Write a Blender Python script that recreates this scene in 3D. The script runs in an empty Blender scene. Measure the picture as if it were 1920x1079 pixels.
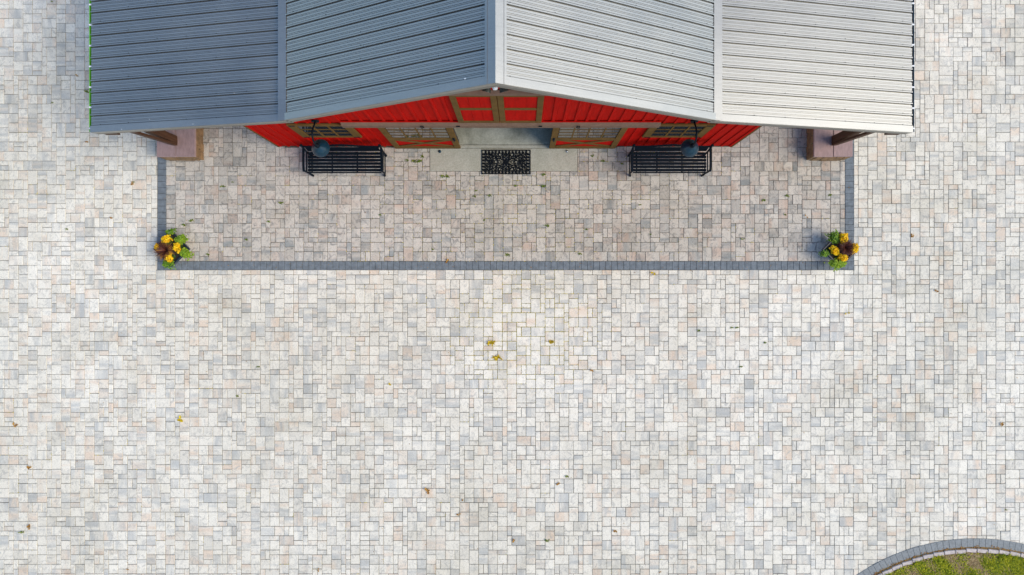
import bpy, bmesh, math, random
from mathutils import Vector, Matrix

# ------------------------------------------------------------------ camera, sky, sun, exposure
# design unit u = 100 px of the photograph on the ground; S metres per unit
S = 1.316
H = 12.8                      # camera height in units (24 mm lens looking straight down)
NX, NY = 978.0, 550.0         # pixel straight below the camera
scene = bpy.context.scene
C = scene.collection
cam_d = bpy.data.cameras.new('camera')
cam_d.lens = 24.0
cam_d.sensor_width = 36.0
cam_d.shift_x = -(NX - 960.0) / 1920.0
cam_d.shift_y = (NY - 539.5) / 1920.0
cam_d.clip_start = 0.1
cam_d.clip_end = 3000
cam = bpy.data.objects.new('camera', cam_d)
cam.location = (0, 0, H * S)
C.objects.link(cam)
scene.camera = cam

SUN_EL, SUN_AZ = 43.0, -15.0   # azimuth counter-clockwise from +X
world = bpy.data.worlds.new('World')
scene.world = world
world.use_nodes = True
wn = world.node_tree
for n in list(wn.nodes):
    wn.nodes.remove(n)
sky = wn.nodes.new('ShaderNodeTexSky')
sky.sky_type = 'NISHITA'
sky.sun_disc = False
sky.sun_elevation = math.radians(SUN_EL)
sky.sun_rotation = math.radians(90.0 - SUN_AZ)
sky.air_density = 1.0
sky.dust_density = 0.4
sky.ozone_density = 2.5
bg = wn.nodes.new('ShaderNodeBackground')
bg.inputs['Strength'].default_value = 0.092
wo = wn.nodes.new('ShaderNodeOutputWorld')
wn.links.new(sky.outputs[0], bg.inputs['Color'])
wn.links.new(bg.outputs[0], wo.inputs['Surface'])

sun_d = bpy.data.lights.new('sun', 'SUN')
sun_d.energy = 1.5
sun_d.angle = math.radians(46)
sun_d.color = (1.0, 0.885, 0.70)
sun = bpy.data.objects.new('sun', sun_d)
el, az = math.radians(SUN_EL), math.radians(SUN_AZ)
sdir = Vector((math.cos(el) * math.cos(az), math.cos(el) * math.sin(az), math.sin(el)))
sun.rotation_euler = sdir.to_track_quat('Z', 'Y').to_euler()
sun.location = sdir * 40
C.objects.link(sun)

scene.view_settings.view_transform = 'Standard'
scene.view_settings.look = 'None'
scene.view_settings.gamma = 1.0
scene.view_settings.use_curve_mapping = False
scene.view_settings.exposure = 1.38

rng = random.Random(7)
R = math.radians


def kz(z):
    return H / (H - z)


def px(x, y, z=0.0):
    """photo pixel at a known height -> plan position in units"""
    k = 100.0 * kz(z)
    return (x - NX) / k, (NY - y) / k


# ------------------------------------------------------------------ material helpers
def new_mat(name):
    m = bpy.data.materials.new(name)
    m.use_nodes = True
    nt = m.node_tree
    b = nt.nodes['Principled BSDF']
    return m, nt, b


def nd(nt, t, **kw):
    n = nt.nodes.new(t)
    for k, v in kw.items():
        setattr(n, k, v)
    return n


def ramp(nt, stops, src=None, interp='LINEAR'):
    r = nt.nodes.new('ShaderNodeValToRGB')
    e = r.color_ramp.elements
    r.color_ramp.interpolation = interp
    while len(e) < len(stops):
        e.new(0.5)
    for el_, (p, c) in zip(e, stops):
        el_.position = p
        el_.color = (c[0], c[1], c[2], 1) if not isinstance(c, (int, float)) else (c, c, c, 1)
    if src is not None:
        nt.links.new(src, r.inputs[0])
    return r


def noise(nt, scale, detail=4, rough=0.55, vec=None, dist=0.0):
    n = nt.nodes.new('ShaderNodeTexNoise')
    n.inputs['Scale'].default_value = scale
    n.inputs['Detail'].default_value = detail
    n.inputs['Roughness'].default_value = rough
    n.inputs['Distortion'].default_value = dist
    if vec is not None:
        nt.links.new(vec, n.inputs['Vector'])
    return n


def mixc(nt, fac, a, b, mode='MIX'):
    m = nt.nodes.new('ShaderNodeMix')
    m.data_type = 'RGBA'
    m.blend_type = mode
    for v, s in ((fac, m.inputs[0]), (a, m.inputs[6]), (b, m.inputs[7])):
        if isinstance(v, (int, float)):
            s.default_value = v
        elif isinstance(v, tuple):
            s.default_value = (v[0], v[1], v[2], 1)
        else:
            nt.links.new(v, s)
    return m.outputs[2]


def math_n(nt, op, a, b=None, clamp=False):
    m = nt.nodes.new('ShaderNodeMath')
    m.operation = op
    m.use_clamp = clamp
    for i, v in enumerate((a, b)):
        if v is None:
            continue
        if isinstance(v, (int, float)):
            m.inputs[i].default_value = v
        else:
            nt.links.new(v, m.inputs[i])
    return m.outputs[0]


def bump(nt, bsdf, h, strength=0.3, dist=0.01):
    b = nt.nodes.new('ShaderNodeBump')
    b.inputs['Strength'].default_value = strength
    b.inputs['Distance'].default_value = dist
    nt.links.new(h, b.inputs['Height'])
    nt.links.new(b.outputs[0], bsdf.inputs['Normal'])


def simple(name, col, rough=0.6, metal=0.0, var=0.12, scale=6.0, spec=0.5, stretch=None, bmp=0.0, coat=0.0):
    m, nt, b = new_mat(name)
    g = nd(nt, 'ShaderNodeNewGeometry')
    vec = g.outputs['Position']
    if stretch:
        mp = nd(nt, 'ShaderNodeMapping')
        mp.inputs['Scale'].default_value = stretch
        nt.links.new(vec, mp.inputs['Vector'])
        vec = mp.outputs[0]
    n = noise(nt, scale, 5, 0.6, vec)
    lo = tuple(c * (1 - var) for c in col)
    hi = tuple(min(1, c * (1 + var)) for c in col)
    r = ramp(nt, [(0.3, lo), (0.7, hi)], n.outputs[0])
    nt.links.new(r.outputs[0], b.inputs['Base Color'])
    b.inputs['Roughness'].default_value = rough
    b.inputs['Metallic'].default_value = metal
    b.inputs['Specular IOR Level'].default_value = spec
    b.inputs['Coat Weight'].default_value = coat
    if bmp:
        n2 = noise(nt, scale * 6, 4, 0.6, vec)
        bump(nt, b, n2.outputs[0], bmp, 0.01)
    return m


def paver_mat(name, cream, blue, peach, dirt, lo=0.88):
    m, nt, b = new_mat(name)
    at = nd(nt, 'ShaderNodeAttribute', attribute_name='pv')
    sep = nd(nt, 'ShaderNodeSeparateColor')
    nt.links.new(at.outputs['Color'], sep.inputs[0])
    rr, gg, bb = sep.outputs[0], sep.outputs[1], sep.outputs[2]
    g = nd(nt, 'ShaderNodeNewGeometry')
    pos = g.outputs['Position']

    def mp(scale):
        n = nd(nt, 'ShaderNodeMapping')
        n.inputs['Scale'].default_value = scale
        nt.links.new(pos, n.inputs['Vector'])
        return n.outputs[0]
    vmix = nd(nt, 'ShaderNodeMix', data_type='VECTOR')
    nt.links.new(bb, vmix.inputs[0])
    nt.links.new(mp((0.9, 5.5, 1)), vmix.inputs[4])
    nt.links.new(mp((5.5, 0.9, 1)), vmix.inputs[5])
    off = nd(nt, 'ShaderNodeCombineXYZ')
    nt.links.new(math_n(nt, 'MULTIPLY', rr, 91.0), off.inputs[0])
    nt.links.new(math_n(nt, 'MULTIPLY', gg, 57.0), off.inputs[1])
    va = nd(nt, 'ShaderNodeVectorMath', operation='ADD')
    nt.links.new(vmix.outputs[1], va.inputs[0])
    nt.links.new(off.outputs[0], va.inputs[1])
    n1 = noise(nt, 1.0, 3, 0.55, va.outputs[0], 0.4)
    vb = nd(nt, 'ShaderNodeVectorMath', operation='ADD')
    nt.links.new(mp((4.2, 3.4, 1)), vb.inputs[0])
    nt.links.new(off.outputs[0], vb.inputs[1])
    n2 = noise(nt, 1.7, 6, 0.7, vb.outputs[0], 1.6)
    vo = nd(nt, 'ShaderNodeVectorMath', operation='ADD')
    nt.links.new(va.outputs[0], vo.inputs[0])
    vo.inputs[1].default_value = (13.1, 7.7, 3.0)
    n3 = noise(nt, 0.7, 2, 0.5, vo.outputs[0], 0.3)
    # streaky blends of the three dye lots
    pw = math_n(nt, 'ADD', n3.outputs[0], math_n(nt, 'MULTIPLY', math_n(nt, 'SUBTRACT', rr, 0.5), 0.34))
    pf = ramp(nt, [(0.56, 0.0), (0.78, 1.0)], pw)
    bw = math_n(nt, 'ADD', n1.outputs[0], math_n(nt, 'MULTIPLY', math_n(nt, 'SUBTRACT', gg, 0.5), 0.34))
    bf = ramp(nt, [(0.52, 0.0), (0.78, 1.0)], bw)
    c = mixc(nt, pf.outputs[0], cream, peach)
    c = mixc(nt, bf.outputs[0], c, blue)
    # veins and grain
    vf = ramp(nt, [(0.50, 0.0), (0.66, 0.9)], n2.outputs[0])
    c = mixc(nt, vf.outputs[0], c, dirt)
    gr = noise(nt, 38.0, 4, 0.75, pos)
    gf = ramp(nt, [(0.3, 0.80), (0.7, 1.12)], gr.outputs[0])
    c = mixc(nt, 1.0, c, gf.outputs[0], 'MULTIPLY')
    # whole-paver value
    vv = ramp(nt, [(0.0, lo), (0.3, 0.985), (1.0, 1.05)], at.outputs['Alpha'])
    c = mixc(nt, 1.0, c, vv.outputs[0], 'MULTIPLY')
    # broad wear
    wn_ = noise(nt, 0.22, 3, 0.5, pos)
    wf = ramp(nt, [(0.35, (0.91, 0.90, 0.87)), (0.65, (1.05, 1.05, 1.05))], wn_.outputs[0])
    c = mixc(nt, 1.0, c, wf.outputs[0], 'MULTIPLY')
    ws_ = noise(nt, 1.1, 5, 0.65, pos, 0.5)
    wg = ramp(nt, [(0.30, (0.86, 0.85, 0.82)), (0.52, (1.0, 1.0, 1.0))], ws_.outputs[0])
    c = mixc(nt, 1.0, c, wg.outputs[0], 'MULTIPLY')
    nt.links.new(c, b.inputs['Base Color'])
    b.inputs['Roughness'].default_value = 0.85
    b.inputs['Specular IOR Level'].default_value = 0.25
    bump(nt, b, n2.outputs[0], 0.35, 0.012)
    return m


M = {}
M['paver'] = paver_mat('paver_blend', (0.75, 0.705, 0.60), (0.49, 0.49, 0.455), (0.70, 0.575, 0.45), (0.46, 0.445, 0.40))
M['patio_paver'] = paver_mat('patio_paver_blend', (0.55, 0.505, 0.435), (0.305, 0.315, 0.30), (0.51, 0.40, 0.32), (0.235, 0.225, 0.21), 0.80)


def joint_mat():
    m, nt, b = new_mat('joint_sand_and_moss')
    g = nd(nt, 'ShaderNodeNewGeometry')
    pos = g.outputs['Position']
    n = noise(nt, 30, 4, 0.6, pos)
    base = ramp(nt, [(0.3, (0.07, 0.06, 0.045)), (0.7, (0.17, 0.145, 0.105))], n.outputs[0])
    # moss grows in the trodden strip before the door
    d = nd(nt, 'ShaderNodeVectorMath', operation='DISTANCE')
    mp = nd(nt, 'ShaderNodeMapping')
    mp.inputs['Scale'].default_value = (1.0, 1.25, 0.0)
    nt.links.new(pos, mp.inputs['Vector'])
    nt.links.new(mp.outputs[0], d.inputs[0])
    d.inputs[1].default_value = (-0.05 * S, -0.6 * S * 1.25, 0)
    n2 = noise(nt, 1.6, 4, 0.65, pos)
    w = math_n(nt, 'ADD', math_n(nt, 'MULTIPLY', d.outputs['Value'], 0.22), math_n(nt, 'MULTIPLY', n2.outputs[0], 1.1))
    mf = ramp(nt, [(0.62, 1.0), (0.98, 0.0)], w)
    n3 = noise(nt, 9, 3, 0.6, pos)
    mc = ramp(nt, [(0.35, (0.10, 0.11, 0.012)), (0.65, (0.36, 0.28, 0.025))], n3.outputs[0])
    n4 = noise(nt, 0.9, 4, 0.7, pos)
    sp = ramp(nt, [(0.60, 0.0), (0.70, 0.8)], n4.outputs[0])
    f = math_n(nt, 'MAXIMUM', mf.outputs[0], sp.outputs[0])
    nt.links.new(mixc(nt, f, base.outputs[0], mc.outputs[0]), b.inputs['Base Color'])
    b.inputs['Roughness'].default_value = 0.95
    return m


M['joint'] = joint_mat()
M['edging'] = simple('slate_edging_block', (0.15, 0.172, 0.188), 0.85, var=0.25, scale=9, bmp=0.4, spec=0.2)
M['edging_grey'] = simple('grey_ring_block', (0.20, 0.215, 0.215), 0.8, var=0.2, scale=22, bmp=0.3)
M['pink_stone'] = simple('pale_pink_kerb_stone', (0.47, 0.41, 0.375), 0.8, var=0.2, scale=14, bmp=0.3)


def concrete_mat(name, a, b_, gloss, pits=True):
    m, nt, b = new_mat(name)
    g = nd(nt, 'ShaderNodeNewGeometry')
    n = noise(nt, 1.3, 6, 0.65, g.outputs['Position'], 0.6)
    r = ramp(nt, [(0.32, a), (0.68, b_)], n.outputs[0])
    n2 = noise(nt, 34, 5, 0.8, g.outputs['Position'])
    r2 = ramp(nt, [(0.3, 0.68), (0.7, 1.18)], n2.outputs[0])
    nt.links.new(mixc(nt, 1.0, r.outputs[0], r2.outputs[0], 'MULTIPLY'), b.inputs['Base Color'])
    b.inputs['Roughness'].default_value = gloss
    bump(nt, b, n2.outputs[0], 0.2, 0.005)
    return m


M['slab'] = concrete_mat('broom_finished_concrete', (0.36, 0.345, 0.265), (0.47, 0.45, 0.365), 0.85)
M['interior'] = concrete_mat('polished_interior_concrete', (0.22, 0.225, 0.17), (0.56, 0.55, 0.44), 0.5)


def roof_mat():
    m, nt, b = new_mat('galvanised_grey_roof_sheet')
    g = nd(nt, 'ShaderNodeNewGeometry')
    pos = g.outputs['Position']
    n = noise(nt, 0.7, 4, 0.6, pos)
    r = ramp(nt, [(0.3, (0.335, 0.333, 0.312)), (0.7, (0.38, 0.378, 0.355))], n.outputs[0])
    mp = nd(nt, 'ShaderNodeMapping')
    mp.inputs['Scale'].default_value = (0.6, 14, 0.6)
    nt.links.new(pos, mp.inputs['Vector'])
    n2 = noise(nt, 2.0, 5, 0.7, mp.outputs[0])
    r2 = ramp(nt, [(0.3, 0.94), (0.6, 1.03)], n2.outputs[0])
    n3 = noise(nt, 55, 2, 0.6, pos)
    r3 = ramp(nt, [(0.30, 0.93), (0.6, 1.03)], n3.outputs[0])
    c = mixc(nt, 1.0, r.outputs[0], r2.outputs[0], 'MULTIPLY')
    c = mixc(nt, 1.0, c, r3.outputs[0], 'MULTIPLY')
    nt.links.new(c, b.inputs['Base Color'])
    b.inputs['Metallic'].default_value = 0.9
    rr = ramp(nt, [(0.3, 0.40), (0.7, 0.50)], n.outputs[0])
    nt.links.new(rr.outputs[0], b.inputs['Roughness'])
    return m


M['roof'] = roof_mat()
M['red'] = simple('red_barn_paint', (0.41, 0.005, 0.002), 0.75, var=0.16, spec=0.05, scale=2.2, stretch=(6, 6, 0.7), bmp=0.12)
M['brown'] = simple('olive_brown_trim_paint', (0.125, 0.068, 0.019), 0.75, var=0.18, scale=5, spec=0.08)
M['rail'] = simple('taupe_track_cover', (0.17, 0.105, 0.072), 0.75, var=0.14, scale=8, spec=0.06)
M['fascia'] = simple('taupe_fascia_metal', (0.17, 0.15, 0.12), 0.55, var=0.1, scale=4)
M['timber'] = simple('dark_stained_timber', (0.07, 0.032, 0.016), 0.6, spec=0.2, var=0.3, scale=3, stretch=(8, 8, 0.8), bmp=0.2)
M['flag'] = simple('mauve_flagstone', (0.30, 0.20, 0.185), 0.75, var=0.16, scale=7, stretch=(3, 1, 1), bmp=0.6)
M['stack'] = simple('brown_stacked_stone', (0.20, 0.115, 0.05), 0.85, var=0.35, scale=6, bmp=0.6)
M['black'] = simple('black_powder_coat', (0.004, 0.008, 0.013), 0.5, var=0.15, scale=9, spec=0.08)
M['rubber'] = simple('black_rubber', (0.005, 0.007, 0.010), 0.7, var=0.15, scale=14, spec=0.12)
M['enamel'] = simple('dark_teal_enamel', (0.002, 0.024, 0.044), 0.3, var=0.1, scale=5, spec=0.25, coat=0.15)
M['dark'] = simple('dark_sheathing', (0.035, 0.03, 0.028), 0.8)
M['white'] = simple('white_clip', (0.78, 0.78, 0.76), 0.5)
M['dropping'] = simple('white_bird_dropping', (0.80, 0.80, 0.78), 0.9, var=0.06)
M['gutter_green'] = simple('green_gutter', (0.12, 0.46, 0.03), 0.45, var=0.2, scale=3)
M['gutter_blue'] = simple('teal_gutter', (0.010, 0.055, 0.095), 0.4, var=0.2, scale=3)
M['metal_dark'] = simple('bronze_metal', (0.045, 0.05, 0.042), 0.4, metal=0.3)
M['steel'] = simple('steel', (0.55, 0.56, 0.58), 0.3, metal=0.9)
M['soil'] = simple('potting_soil', (0.016, 0.012, 0.009), 0.95, var=0.4, scale=40)
M['planter'] = simple('black_glazed_planter', (0.008, 0.014, 0.022), 0.35, var=0.15, scale=6)


def glass_mat():
    m, nt, b = new_mat('window_glass')
    b.inputs['Base Color'].default_value = (0.022, 0.026, 0.03, 1)
    b.inputs['Roughness'].default_value = 0.03
    b.inputs['IOR'].default_value = 2.3
    g = nd(nt, 'ShaderNodeNewGeometry')
    n = noise(nt, 1.5, 2, 0.5, g.outputs['Position'])
    bump(nt, b, n.outputs[0], 0.03, 0.02)
    return m


M['glass'] = glass_mat()


def leaf_mat(name, a, b_, rough=0.55, trans=0.25):
    m, nt, b = new_mat(name)
    g = nd(nt, 'ShaderNodeNewGeometry')
    r = ramp(nt, [(0.0, a), (1.0, b_)], g.outputs['Random Per Island'])
    nt.links.new(r.outputs[0], b.inputs['Base Color'])
    b.inputs['Roughness'].default_value = rough
    b.inputs['Specular IOR Level'].default_value = 0.3
    if trans:
        out = nt.nodes['Material Output']
        t = nd(nt, 'ShaderNodeBsdfTranslucent')
        nt.links.new(r.outputs[0], t.inputs['Color'])
        mx = nd(nt, 'ShaderNodeMixShader')
        mx.inputs[0].default_value = trans
        nt.links.new(b.outputs[0], mx.inputs[1])
        nt.links.new(t.outputs[0], mx.inputs[2])
        nt.links.new(mx.outputs[0], out.inputs['Surface'])
    return m


M['lime'] = leaf_mat('lime_vine_leaf', (0.13, 0.26, 0.012), (0.36, 0.48, 0.03))
M['green'] = leaf_mat('green_vine_leaf', (0.05, 0.15, 0.012), (0.22, 0.36, 0.02))
M['mum'] = leaf_mat('yellow_chrysanthemum', (0.80, 0.44, 0.004), (0.95, 0.72, 0.01))
M['mumleaf'] = leaf_mat('chrysanthemum_leaf', (0.03, 0.07, 0.01), (0.08, 0.15, 0.02))
M['spike'] = leaf_mat('burgundy_blade', (0.035, 0.008, 0.010), (0.16, 0.040, 0.018))
M['spike_tan'] = leaf_mat('rust_blade', (0.10, 0.025, 0.012), (0.60, 0.30, 0.06))
M['weed'] = leaf_mat('weed_leaf', (0.06, 0.13, 0.01), (0.24, 0.26, 0.02))
M['moss_y'] = leaf_mat('yellow_weed', (0.42, 0.28, 0.01), (0.70, 0.52, 0.02))
M['moss'] = leaf_mat('joint_moss_tuft', (0.16, 0.16, 0.008), (0.60, 0.46, 0.02), trans=0)
M['dry'] = leaf_mat('dry_leaf', (0.22, 0.09, 0.02), (0.48, 0.26, 0.05))
M['grass'] = leaf_mat('lawn_blade', (0.07, 0.16, 0.004), (0.62, 0.58, 0.015))
M['thatch'] = leaf_mat('dry_thatch_blade', (0.24, 0.15, 0.06), (0.52, 0.40, 0.20))


def soil_lawn():
    m, nt, b = new_mat('lawn_soil')
    g = nd(nt, 'ShaderNodeNewGeometry')
    n = noise(nt, 3, 5, 0.65, g.outputs['Position'])
    r = ramp(nt, [(0.3, (0.10, 0.075, 0.03)), (0.55, (0.24, 0.17, 0.08)), (0.75, (0.12, 0.13, 0.03))], n.outputs[0])
    nt.links.new(r.outputs[0], b.inputs['Base Color'])
    b.inputs['Roughness'].default_value = 0.95
    return m


M['lawn_soil'] = soil_lawn()
M['far_grass'] = simple('far_meadow', (0.075, 0.10, 0.028), 0.95, var=0.35, scale=0.15)


# ------------------------------------------------------------------ object helpers
class MB:
    """collects geometry in design units, links it as ONE mesh object in metres"""

    def __init__(self):
        self.v, self.f, self.a = [], [], []

    def quad(self, pts):
        i = len(self.v)
        self.v += [tuple(p) for p in pts]
        self.f.append(tuple(range(i, i + len(pts))))

    def hexa(self, p):
        """8 corners: bottom ring 0-3, top ring 4-7 (both counter-clockwise from above)"""
        i = len(self.v)
        self.v += [tuple(q) for q in p]
        for f in ((3, 2, 1, 0), (4, 5, 6, 7), (0, 1, 5, 4), (1, 2, 6, 5), (2, 3, 7, 6), (3, 0, 4, 7)):
            self.f.append(tuple(i + j for j in f))

    def box(self, x0, x1, y0, y1, z0, z1):
        self.hexa([(x0, y0, z0), (x1, y0, z0), (x1, y1, z0), (x0, y1, z0),
                   (x0, y0, z1), (x1, y0, z1), (x1, y1, z1), (x0, y1, z1)])
        return self

    def bbox(self, x0, x1, y0, y1, z0, z1, c=0.006):
        """box with chamfered vertical and top edges"""
        def ring(d, z):
            return [(x0 + d, y0 + c, z), (x0 + c, y0 + d, z), (x1 - c, y0 + d, z), (x1 - d, y0 + c, z),
                    (x1 - d, y1 - c, z), (x1 - c, y1 - d, z), (x0 + c, y1 - d, z), (x0 + d, y1 - c, z)]
        rings = [ring(0, z0), ring(0, z1 - c), ring(c * 0.8, z1)]
        i = len(self.v)
        for r in rings:
            self.v += r
        for a in range(2):
            for j in range(8):
                k = (j + 1) % 8
                self.f.append((i + a * 8 + j, i + a * 8 + k, i + (a + 1) * 8 + k, i + (a + 1) * 8 + j))
        self.f.append(tuple(i + 7 - j for j in range(8)))
        self.f.append(tuple(i + 16 + j for j in range(8)))
        return self

    def beam(self, a, b, w, h, up=(0, 0, 1)):
        a, b = Vector(a), Vector(b)
        d = (b - a).normalized()
        s = d.cross(Vector(up))
        if s.length < 1e-4:
            s = d.cross(Vector((0, 1, 0)))
        s.normalize()
        u = s.cross(d)
        s, u = s * w / 2, u * h / 2
        self.hexa([a - s - u, a + s - u, b + s - u, b - s - u, a - s + u, a + s + u, b + s + u, b - s + u])
        return self

    def tube(self, pts, r, n=6, cap=True, closed=False):
        pts = [Vector(p) for p in pts]
        m = len(pts)
        rs = r if isinstance(r, (list, tuple)) else [r] * m
        i = len(self.v)
        ref = None
        for j, p in enumerate(pts):
            if closed:
                t = pts[(j + 1) % m] - pts[j - 1]
            else:
                t = pts[min(j + 1, m - 1)] - pts[max(j - 1, 0)]
            t.normalize()
            if ref is None:
                ref = Vector((0, 0, 1)) if abs(t.z) < 0.9 else Vector((0, 1, 0))
            s = t.cross(ref)
            if s.length < 1e-5:
                s = t.cross(Vector((1, 0, 0)))
            s.normalize()
            u = s.cross(t)
            ref = u
            for q in range(n):
                a = 2 * math.pi * q / n
                self.v.append(tuple(p + (s * math.cos(a) + u * math.sin(a)) * rs[j]))
        rows = m if closed else m - 1
        for j in range(rows):
            j2 = (j + 1) % m
            for q in range(n):
                q2 = (q + 1) % n
                self.f.append((i + j * n + q, i + j * n + q2, i + j2 * n + q2, i + j2 * n + q))
        if cap and not closed:
            self.f.append(tuple(i + q for q in range(n - 1, -1, -1)))
            self.f.append(tuple(i + (m - 1) * n + q for q in range(n)))
        return self

    def lathe(self, prof, cx, cy, n=28):
        i = len(self.v)
        for r, z in prof:
            for q in range(n):
                a = 2 * math.pi * q / n
                self.v.append((cx + r * math.cos(a), cy + r * math.sin(a), z))
        for j in range(len(prof) - 1):
            for q in range(n):
                q2 = (q + 1) % n
                self.f.append((i + j * n + q, i + j * n + q2, i + (j + 1) * n + q2, i + (j + 1) * n + q))
        return self

    def build(self, name, mat, parent=None, loc=(0, 0, 0), smooth=False, pv=None, bevel=0.0):
        me = bpy.data.meshes.new(name)
        me.from_pydata([(x * S, y * S, z * S) for x, y, z in self.v], [], self.f)
        me.materials.append(M[mat])
        if pv is not None:
            at = me.attributes.new('pv', 'FLOAT_COLOR', 'FACE')
            flat = [c for q in pv for c in q]
            at.data.foreach_set('color', flat)
        if smooth:
            me.polygons.foreach_set('use_smooth', [True] * len(me.polygons))
        me.update()
        o = bpy.data.objects.new(name, me)
        C.objects.link(o)
        o.location = tuple(c * S for c in loc)
        if parent is not None:
            o.parent = parent
        if bevel:
            md = o.modifiers.new('bevel', 'BEVEL')
            md.width = bevel * S
            md.segments = 1
            md.limit_method = 'ANGLE'
        return o


def tag(o, label=None, cat=None, group=None, kind=None):
    if label:
        o['label'] = label
    if cat:
        o['category'] = cat
    if group:
        o['group'] = group
    if kind:
        o['kind'] = kind
    return o


def thing(name, loc, label, cat, group=None, rz=0.0):
    o = bpy.data.objects.new(name, None)
    o.empty_display_size = 0.2
    C.objects.link(o)
    o.location = tuple(c * S for c in loc)
    o.rotation_euler.z = rz
    return tag(o, label, cat, group)


def copy_tree(o, parent=None):
    c = o.copy()
    C.objects.link(c)
    c.parent = parent
    for ch in list(o.children):
        copy_tree(ch, c)
    return c


# ------------------------------------------------------------------ ground
XC = -0.31                       # centre line of the barn
HU = 0.089                       # half module of the pavers
GAP = 0.0033
BX0, BX1 = -6.833, 6.230         # outside of the slate border
BW = 0.166
BY0, BY1 = 0.435, 0.598          # front run of the border
BACK = 8.6
IC = (8.52, -8.60)               # round lawn bed
IR = 4.0
WALL_Y = 2.755
HWALL = 4.225

g_ = MB().quad  # noqa (keeps the helper visible)
gm = MB()
gm.quad([(-420, -420, -0.11), (420, -420, -0.11), (420, 420, -0.11), (-420, 420, -0.11)])
tag(gm.build('ground', 'far_grass'), 'green meadow round the paved yard', kind='structure')

FX0, FX1, FY0, FY1 = -13.0, 13.0, -8.2, 8.6
dm = MB().box(FX0 - .02, FX1 + .02, FY0 - .02, FY1 + .02, -0.10, -0.016)
driveway = tag(dm.build('driveway', 'joint'), 'pale blended paver yard around the barn', kind='structure')


def tiling(w, h, rnd):
    """pieces 1x2, 2x2, 2x3 half modules, first free cell in row order"""
    occ = [[False] * w for _ in range(h)]
    out = []
    opts = [((2, 2), 40), ((3, 2), 15), ((2, 3), 17), ((2, 1), 17), ((1, 2), 15)]
    for r in range(h):
        for c in range(w):
            if occ[r][c]:
                continue
            run = 0
            while c + run < w and not occ[r][c + run] and run < 5:
                run += 1
            cand = []
            for (a, b), wt in opts:
                if a > run:
                    continue
                if run - a == 1 and run < 5:
                    wt *= 0.25
                cand.append(((a, b), wt))
            if not cand:
                cand = [((1, 2), 1)]
            t = rnd.random() * sum(x[1] for x in cand)
            for (a, b), wt in cand:
                t -= wt
                if t <= 0:
                    break
            b = min(b, h - r)
            for rr in range(r, r + b):
                for cc in range(c, c + a):
                    occ[rr][cc] = True
            out.append((c, r, a, b))
    return out


def add_paver(mb, x0, y0, x1, y1, pv, rnd):
    g = GAP + rnd.uniform(-0.0015, 0.0015)
    x0, y0, x1, y1 = x0 + g, y0 + g, x1 - g, y1 - g
    if x1 - x0 < 0.012 or y1 - y0 < 0.012:
        return False
    zt = rnd.uniform(-0.002, 0.002)
    t1, t2 = rnd.uniform(-.0012, .0012), rnd.uniform(-.0012, .0012)
    c = 0.0035
    i = len(mb.v)
    zs = [zt - t1 - t2, zt + t1 - t2, zt + t1 + t2, zt - t1 + t2]
    for (x, y) in ((x0, y0), (x1, y0), (x1, y1), (x0, y1)):
        mb.v.append((x, y, -0.045))
    for (x, y), z in zip(((x0, y0), (x1, y0), (x1, y1), (x0, y1)), zs):
        mb.v.append((x, y, z - 0.004))
    for (x, y), z in zip(((x0 + c, y0 + c), (x1 - c, y0 + c), (x1 - c, y1 - c), (x0 + c, y1 - c)), zs):
        mb.v.append((x, y, z))
    for a in (0, 4):
        for j in range(4):
            k = (j + 1) % 4
            mb.f.append((i + a + j, i + a + k, i + a + 4 + k, i + a + 4 + j))
    mb.f.append((i + 8, i + 9, i + 10, i + 11))
    col = (rnd.random(), rnd.random(), float(pv), rnd.random())
    mb.a += [col] * 9
    return True


def in_frame(x, y):
    return -9.6 < x < 9.25 and -5.15 < y < 5.4


def lay(pieces, mat, parent, rnd, score, field_name, label):
    """300 pavers that show largest become parts, the rest one field"""
    ok = sorted((p for p in pieces if score(p) is not None), key=score)[:300]
    single = set(ok)
    field = MB()
    for p in pieces:
        x0, y0, x1, y1, o = p
        if p in single:
            mb = MB()
            cx, cy = (x0 + x1) / 2, (y0 + y1) / 2
            if add_paver(mb, x0 - cx, y0 - cy, x1 - cx, y1 - cy, o, rnd):
                mb.build('paver', mat, parent, (cx, cy, 0), pv=mb.a)
        else:
            add_paver(field, x0, y0, x1, y1, o, rnd)
    fo = field.build(field_name, mat, parent, pv=field.a)
    tag(fo, label, kind='stuff')


def orient(a, b, rnd):
    if rnd.random() < 0.25:
        return rnd.randint(0, 1)
    return 1 if a > b else (0 if b > a else rnd.randint(0, 1))


def clip_out(x0, y0, x1, y1, r):
    """the rectangular remainders of a paver outside rectangle r"""
    a0, b0, a1, b1 = r
    if x1 <= a0 or x0 >= a1 or y1 <= b0 or y0 >= b1:
        return [(x0, y0, x1, y1)]
    out = []
    if x0 < a0:
        out.append((x0, y0, a0, y1))
    if x1 > a1:
        out.append((a1, y0, x1, y1))
    c0, c1 = max(x0, a0), min(x1, a1)
    if y0 < b0:
        out.append((c0, y0, c1, b0))
    if y1 > b1:
        out.append((c0, b1, c1, y1))
    return out


prnd = random.Random(21)
W_, H_ = int((FX1 - FX0) / HU), int((FY1 - FY0) / HU)
pieces = []
for (c, r, a, b) in tiling(W_, H_, prnd):
    x0, y0 = FX0 + c * HU, FY0 + r * HU
    q = clip_out(x0, y0, x0 + a * HU, y0 + b * HU, (BX0, BY0, BX1, 60))
    for q in q:
        far = max(math.hypot(xx - IC[0], yy - IC[1]) for xx in (q[0], q[2]) for yy in (q[1], q[3]))
        if far < IR - 0.05:
            continue
        pieces.append(q + (orient(a, b, prnd),))


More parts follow.
